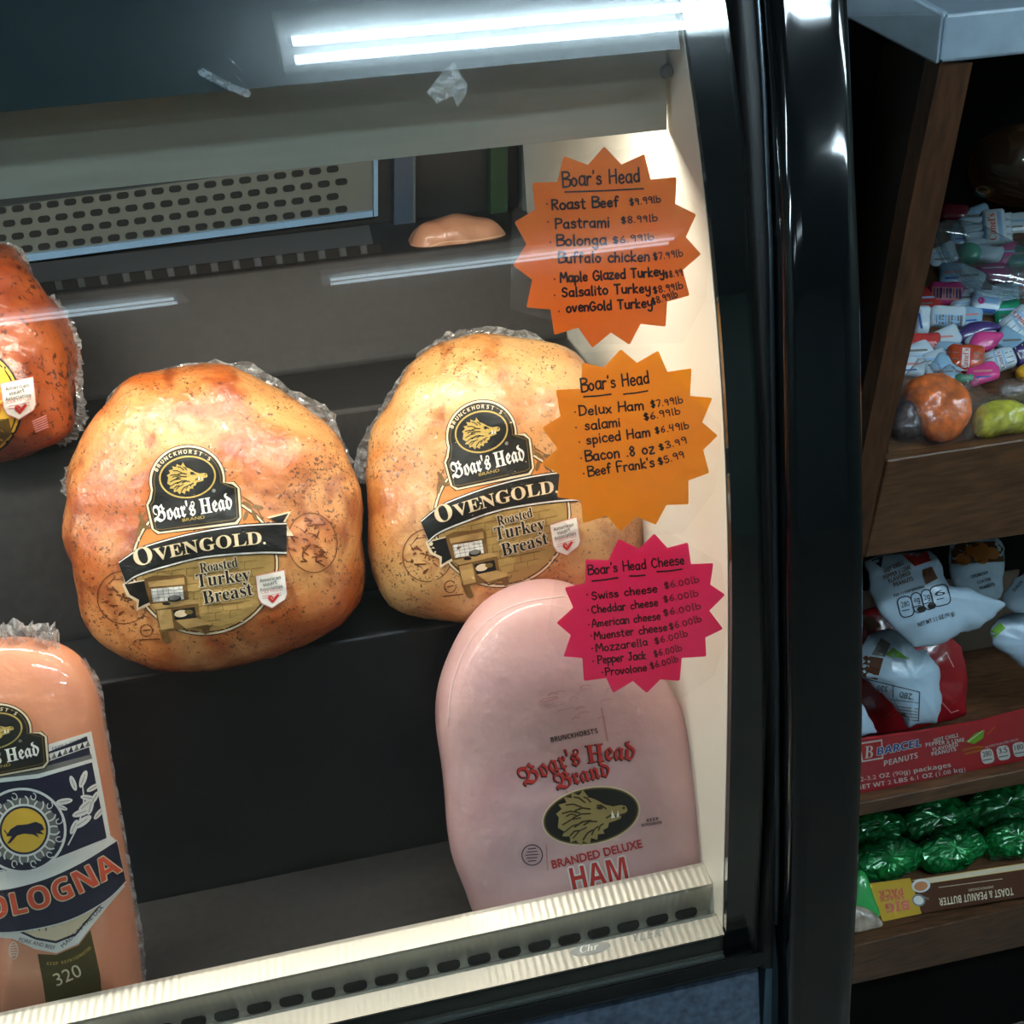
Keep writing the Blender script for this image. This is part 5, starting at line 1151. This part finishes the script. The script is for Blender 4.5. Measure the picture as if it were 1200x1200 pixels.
snackbag('pale peanut bag leaning at the frame edge at the back of the red tray', [(660, 330), (700, 270), (780, 230), (900, 240), (900, 400), (800, 420), (700, 410), (650, 380)], B_W, 0.12, 0.016, it, seed=2)
it = [poly([X5(600, 500), X5(640, 455), X5(665, 480), X5(620, 520)], I_green, 1)]
snackbag('pale blue peanut bag with a green lime corner at the frame edge', [(598, 500), (630, 440), (700, 420), (800, 400), (900, 420), (900, 720), (800, 700), (740, 650), (680, 600), (610, 545)], B_W, 0.09, 0.016, it, seed=3)
it = [stroke([X5(405, 600), X5(420, 580), X5(450, 640)], 1.2, I_pinkline, 1), stroke([X5(395, 780), X5(440, 830), X5(470, 820)], 1.2, I_pinkline, 1), poly([X5(70, 420), X5(120, 440), X5(150, 470), X5(90, 500)], I_brown, 1)]
for k in range(9): it.append(stroke([X5(120+k*40, 860-k*8), X5(150+k*40, 838-k*8)], 0.8, I_brown, 1))
snackbag('shiny dark red peanut bag standing in the tray behind the torn blue one', [(55, 420), (120, 400), (300, 440), (420, 500), (490, 560), (505, 700), (505, 840), (400, 870), (250, 910), (100, 920), (60, 800)], B_R, 0.075, 0.014, it, seed=4)
it = [poly([X5(60, 590), X5(160, 605), X5(135, 695), X5(70, 680)], I_brown, 1), poly([X5(170, 590), X5(200, 560), X5(205, 605)], I_green, 1.3), poly([X5(210, 600), X5(200, 560), X5(270, 610)], I_green, 1.3), poly([X5(150, 520), X5(190, 545), X5(165, 600), X5(110, 590)], I_grey, 1.2)]
it += [stroke([X5(85, 690), X5(310, 745)], 1.0, I_black, 1.5), stroke([X5(310, 745), X5(305, 865)], 1.0, I_black, 1.5), stroke([X5(200, 715), X5(200, 770)], 0.8, I_black, 1.5), stroke([X5(150, 770), X5(305, 790)], 0.7, I_black, 1.5)]
it += text('520', *X5(178, 722), *X5(135, 716), 6.5, I_black, 2, 'bold')+text('280', *X5(280, 752), *X5(230, 742), 7, I_black, 2, 'bold')
for k in range(5): it.append(stroke([X5(190+k*8, 800+k*14), X5(300, 815+k*12)], 1.0, I_grey, 1.5))
it += text('Calories', *X5(285, 772), *X5(232, 764), 2.4, I_black, 2)
snackbag('pale blue peanut bag turned upside down at the front left of the red tray', [(62, 560), (100, 510), (190, 475), (240, 510), (300, 570), (340, 570), (385, 640), (392, 760), (380, 875), (300, 880), (260, 890), (200, 800), (100, 710), (64, 680)], B_W, 0.035, 0.02, it, seed=5)
it = []
for k, (s_, x0, y0, x1, y1) in enumerate((('HOT CHILI', 165, 255, 245, 215), ('PEPPER & LIME', 165, 280, 275, 235), ('FLAVORED', 185, 295, 275, 258), ('PEANUTS', 205, 310, 285, 282))): it += text(s_, *X5(x0, y0), *X5(x1, y1), 5, I_brown, 2, 'bold')
it += [poly([X5(235, 175), X5(340, 165), X5(360, 200), X5(290, 225)], I_red, 1), poly([X5(320, 240), X5(360, 225), X5(385, 275), X5(335, 300)], I_brown, 1.5), poly([X5(110, 200), X5(160, 180), X5(150, 230)], I_navy, 1)]
for k, (s_, x, y, rx) in enumerate((('280', 252, 392, 28), ('4g', 300, 375, 20), ('2g', 342, 362, 20), ('6', 395, 345, 36))):
    cx, cy = X5(x, y); it += [stroke(rrect(cx, cy, rx*2/3.529*1.05, 24, 6, -14), 1.3, I_navy, 1.5, True)]+text(s_, cx-rx*.17, cy+1, cx+rx*.17, cy-1, 6.5, I_navy, 2, 'bold')+[stroke([(cx-4, cy+5), (cx+4, cy+3)], 1.0, I_navy, 2)]
it += [poly(ell(*X5(318, 402), 5.5, 4, -10, 14), I_black, 2), poly(ell(*X5(360, 388), 5, 4, -10, 14), I_black, 2)]
it += text('PER 1/2 CUP SERVING', *X5(205, 352), *X5(330, 312), 3.2, I_navy, 2, 'bold')+text('NET WT 3.2 OZ (90 g)', *X5(305, 475), *X5(455, 425), 5, I_navy, 2, 'bold')
snackbag('large pale blue peanut bag lying across the top of the others in the red tray', [(85, 205), (150, 175), (240, 172), (345, 152), (375, 190), (430, 300), (520, 325), (600, 350), (668, 378), (620, 440), (540, 480), (440, 525), (360, 560), (285, 560), (235, 520), (150, 430), (100, 330)], B_W, 0.03, 0.022, it, lean=(0, -0.8, 0.6), seed=6)
snackbag('white bag corner with a green lime at the far left of the red tray', [(52, 760), (75, 800), (130, 910), (50, 930), (40, 850)], B_W, 0.028, 0.008, [poly([X5(60, 790), X5(78, 815), X5(62, 850)], I_green, 1)], seed=7)

# green biscuit packs, boxes below
M_gr = mat('green_foil', srgb(22, 132, 62), 0.2, 0.3, coat=0.6, noise_amt=0.5, noise_scale=60, bump=0.8, bump_scale=90)
X6 = lambda x, y: (980+x/3.75, 880+y/3.75)
GREEN = 'green wrapped biscuit packs on the lowest shelf'
for lb, cx, cy, rx, ry, a in (('back row green foil pack nearest the black case frame', 1026, 973, 33, 21, -8), ('back row green foil pack, second from the black case frame', 1094, 963, 42, 26, -14), ('back row green foil pack at the frame edge, highest of the green packs', 1170, 949, 44, 28, -12),
        ('front row green foil pack nearest the black case frame', 1038, 1008, 41, 25, -8), ('front row green foil pack, second from the black case frame', 1112, 997, 41, 26, -16), ('front row green foil pack at the frame edge', 1184, 984, 38, 24, -12)):
    rnd = random.Random(cx); it = []
    for k in range(7):
        x, y = cx+rnd.uniform(-.7, .7)*rx, cy+rnd.uniform(-.7, .7)*ry; it.append(stroke([(x, y), (x+rnd.uniform(5, 12), y-rnd.uniform(1, 4))], rnd.uniform(0.5, 1.1), I_white if k % 3 == 0 else MATS.get('ink_lightgreen') or ink('lightgreen', 90, 190, 120), 1))
    pack('biscuit_pack', lb, 'biscuits', ell(cx, cy, rx, ry, a, 26), M_gr, (cx, cy+ry), L3, N3, 0.03, n=Vector((0, -0.55, 0.83)), group=GREEN, ex=3.0, lump=0.006, lf=48, fine=0.0035, flat=True, part='foil_wrapper', art=it)
pack('biscuit_pack', 'bright green bag standing left of the yellow snack box', 'biscuits', [(1000, 1030), (1010, 1020), (1022, 1045), (1030, 1075), (1012, 1072), (998, 1060)], mat('green_bag', srgb(50, 170, 80), 0.3, coat=0.6), (1014, 1076), L3, N3, 0.01, group=None, part='bag')
pack('biscuit_pack', 'brown and white biscuit bag at the lower left corner of the shelf', 'biscuits', [(996, 1066), (1008, 1062), (1024, 1070), (1034, 1084), (1018, 1090), (996, 1092)], mat('bag_cream', srgb(190, 170, 150), 0.3, coat=0.5, noise_amt=0.6, noise_scale=60), (1012, 1092), L3, N3, 0.008, part='bag')
def flatbox(name, label, cat, quads, tn, depth, at, L, N, art, up=0.004, part='carton'):
    """printed carton: faces given as (corner list, material) lying in one plane, with real depth"""
    p0 = lay(at[0], at[1], L, N, up); t = thing(name, label, cat, p0)
    bm = newbm(); mats = [m for _, m in quads]
    for k, (q, m) in enumerate(quads): prism(bm, [onP(x, y, p0, tn) for x, y in q], -tn*depth, k)
    o = link(part, bm, mats, t); decal('printed_label', t, bvh_of(o), art, 9)
    return t
M_yel = mat('carton_yellow', srgb(206, 164, 50), 0.7, spec=0.2); M_brn = mat('carton_brown', srgb(84, 48, 28), 0.7, spec=0.2); M_crm = mat('carton_cream', srgb(206, 190, 120), 0.7, spec=0.2)
it = text('BIG', *X6(315, 655), *X6(215, 672), 11, I_red, 2, 'bold')+text('SNACK', *X6(298, 628), *X6(190, 642), 6, I_red, 2, 'bold')+text('PACK', *X6(290, 600), *X6(185, 616), 8, I_red, 2, 'bold')
it += text('TOAST & PEANUT BUTTER', *X6(775, 600), *X6(450, 648), 9, I_cream, 2, 'bold')+text('SANDWICH CRACKERS', *X6(690, 592), *X6(580, 607), 2.8, I_cream, 2)+[stroke([X6(450, 600), X6(730, 562)], 0.7, I_cream, 2)]
it += [poly(ell(*X6(372, 592), 11, 8, -8, 20), I_white, 1.5), poly(ell(*X6(372, 594), 8, 5.5, -8, 18), I_orange, 2), poly(ell(*X6(362, 656), 8, 7, 20, 18), I_grey, 1.5), poly(ell(*X6(362, 656), 6, 5, 20, 18), I_white, 1.8), stroke([X6(380, 640), X6(405, 650)], 1.6, I_grey, 1.5)]
it += [poly([X6(330, 568), X6(830, 492), X6(830, 520), X6(410, 582)], I_yel, 1), poly([X6(360, 566), X6(830, 495), X6(830, 517), X6(410, 580)], I_cream, 1.2)]
flatbox('snack_carton', 'yellow and brown snack carton lying upside down in front of the green packs', 'snack box', [([X6(133, 585), X6(325, 558), X6(375, 715), X6(205, 750)], M_yel), ([X6(325, 558), X6(1000, 462), X6(1000, 612), X6(375, 715)], M_brn)], Vector((0, -0.62, 0.785)), 0.03, X6(205, 750), L3, N3, it)
E8 = Vector((0, -0.985, 0.17))
p0 = RP(1050, 1200, 0.03)
it = [poly(ell(*X6(150, 1095), 25, 34, 10, 40), I_white, 1), poly(ell(*X6(150, 1100), 24, 31, 10, 40), ink('biscuit', 60, 40, 34), 1.4), poly(ell(*X6(60, 1160), 8, 20, 40, 20), I_ltblue, 1.2)]
for k in range(12):
    a = k*math.pi/6; it.append(poly(ell(X6(150, 1100)[0]+18*math.cos(a), X6(150, 1100)[1]+25*math.sin(a), 1.5, 1.5, 0, 8), I_white, 2))
it += text('EMPERADOR', *X6(345, 900), *X6(332, 1205), 14, I_ltblue, 2, 'bold', outline=I_white, owid=0.9)+text('LARA', *X6(425, 1062), *X6(418, 1190), 10, I_blue, 2, 'bold')
it += [stroke(ell(*X6(475, 1040), 6, 14, 15, 20, 60, 300), 1.0, I_brown, 1.5), stroke(ell(*X6(480, 1010), 4, 20, 10, 20, 60, 300), 0.8, I_brown, 1.5)]
bq = [onP(x, y, p0, E8) for x, y in (X6(40, 1000), X6(497, 905), X6(485, 1290), X6(20, 1340))]
t = thing('biscuit_carton', 'cream biscuit carton with a dark biscuit printed on it, standing under the lowest shelf', 'biscuit box', bq[3])
bm = newbm(); prism(bm, bq, (0, 0.05, 0)); o = link('carton', bm, M_crm, t); decal('printed_label', t, bvh_of(o), [i for i in it], 9)

# scuffs of old tape on the inside of the glass
M_scuff = thin_clear('tape_residue', (1, 1, 1, 1), 0.05, 0.2, 0.42, (0.72, 0.85, 0.95, 1), 0.2, 160)
it = [poly([(500, 108), (520, 82), (532, 72), (540, 88), (548, 98), (546, 112), (536, 126), (530, 112), (512, 122)], M_scuff, 1), stroke([(268, 68), (283, 82)], 1.2, M_scuff, 1), stroke([(276, 88), (284, 96)], 1.0, M_scuff, 1), stroke([(236, 84), (262, 98), (290, 110)], 9, M_scuff, 1)]
decal('glass_scuffs', glass, G_tree, it, 10, off=0.0005, behind=True)
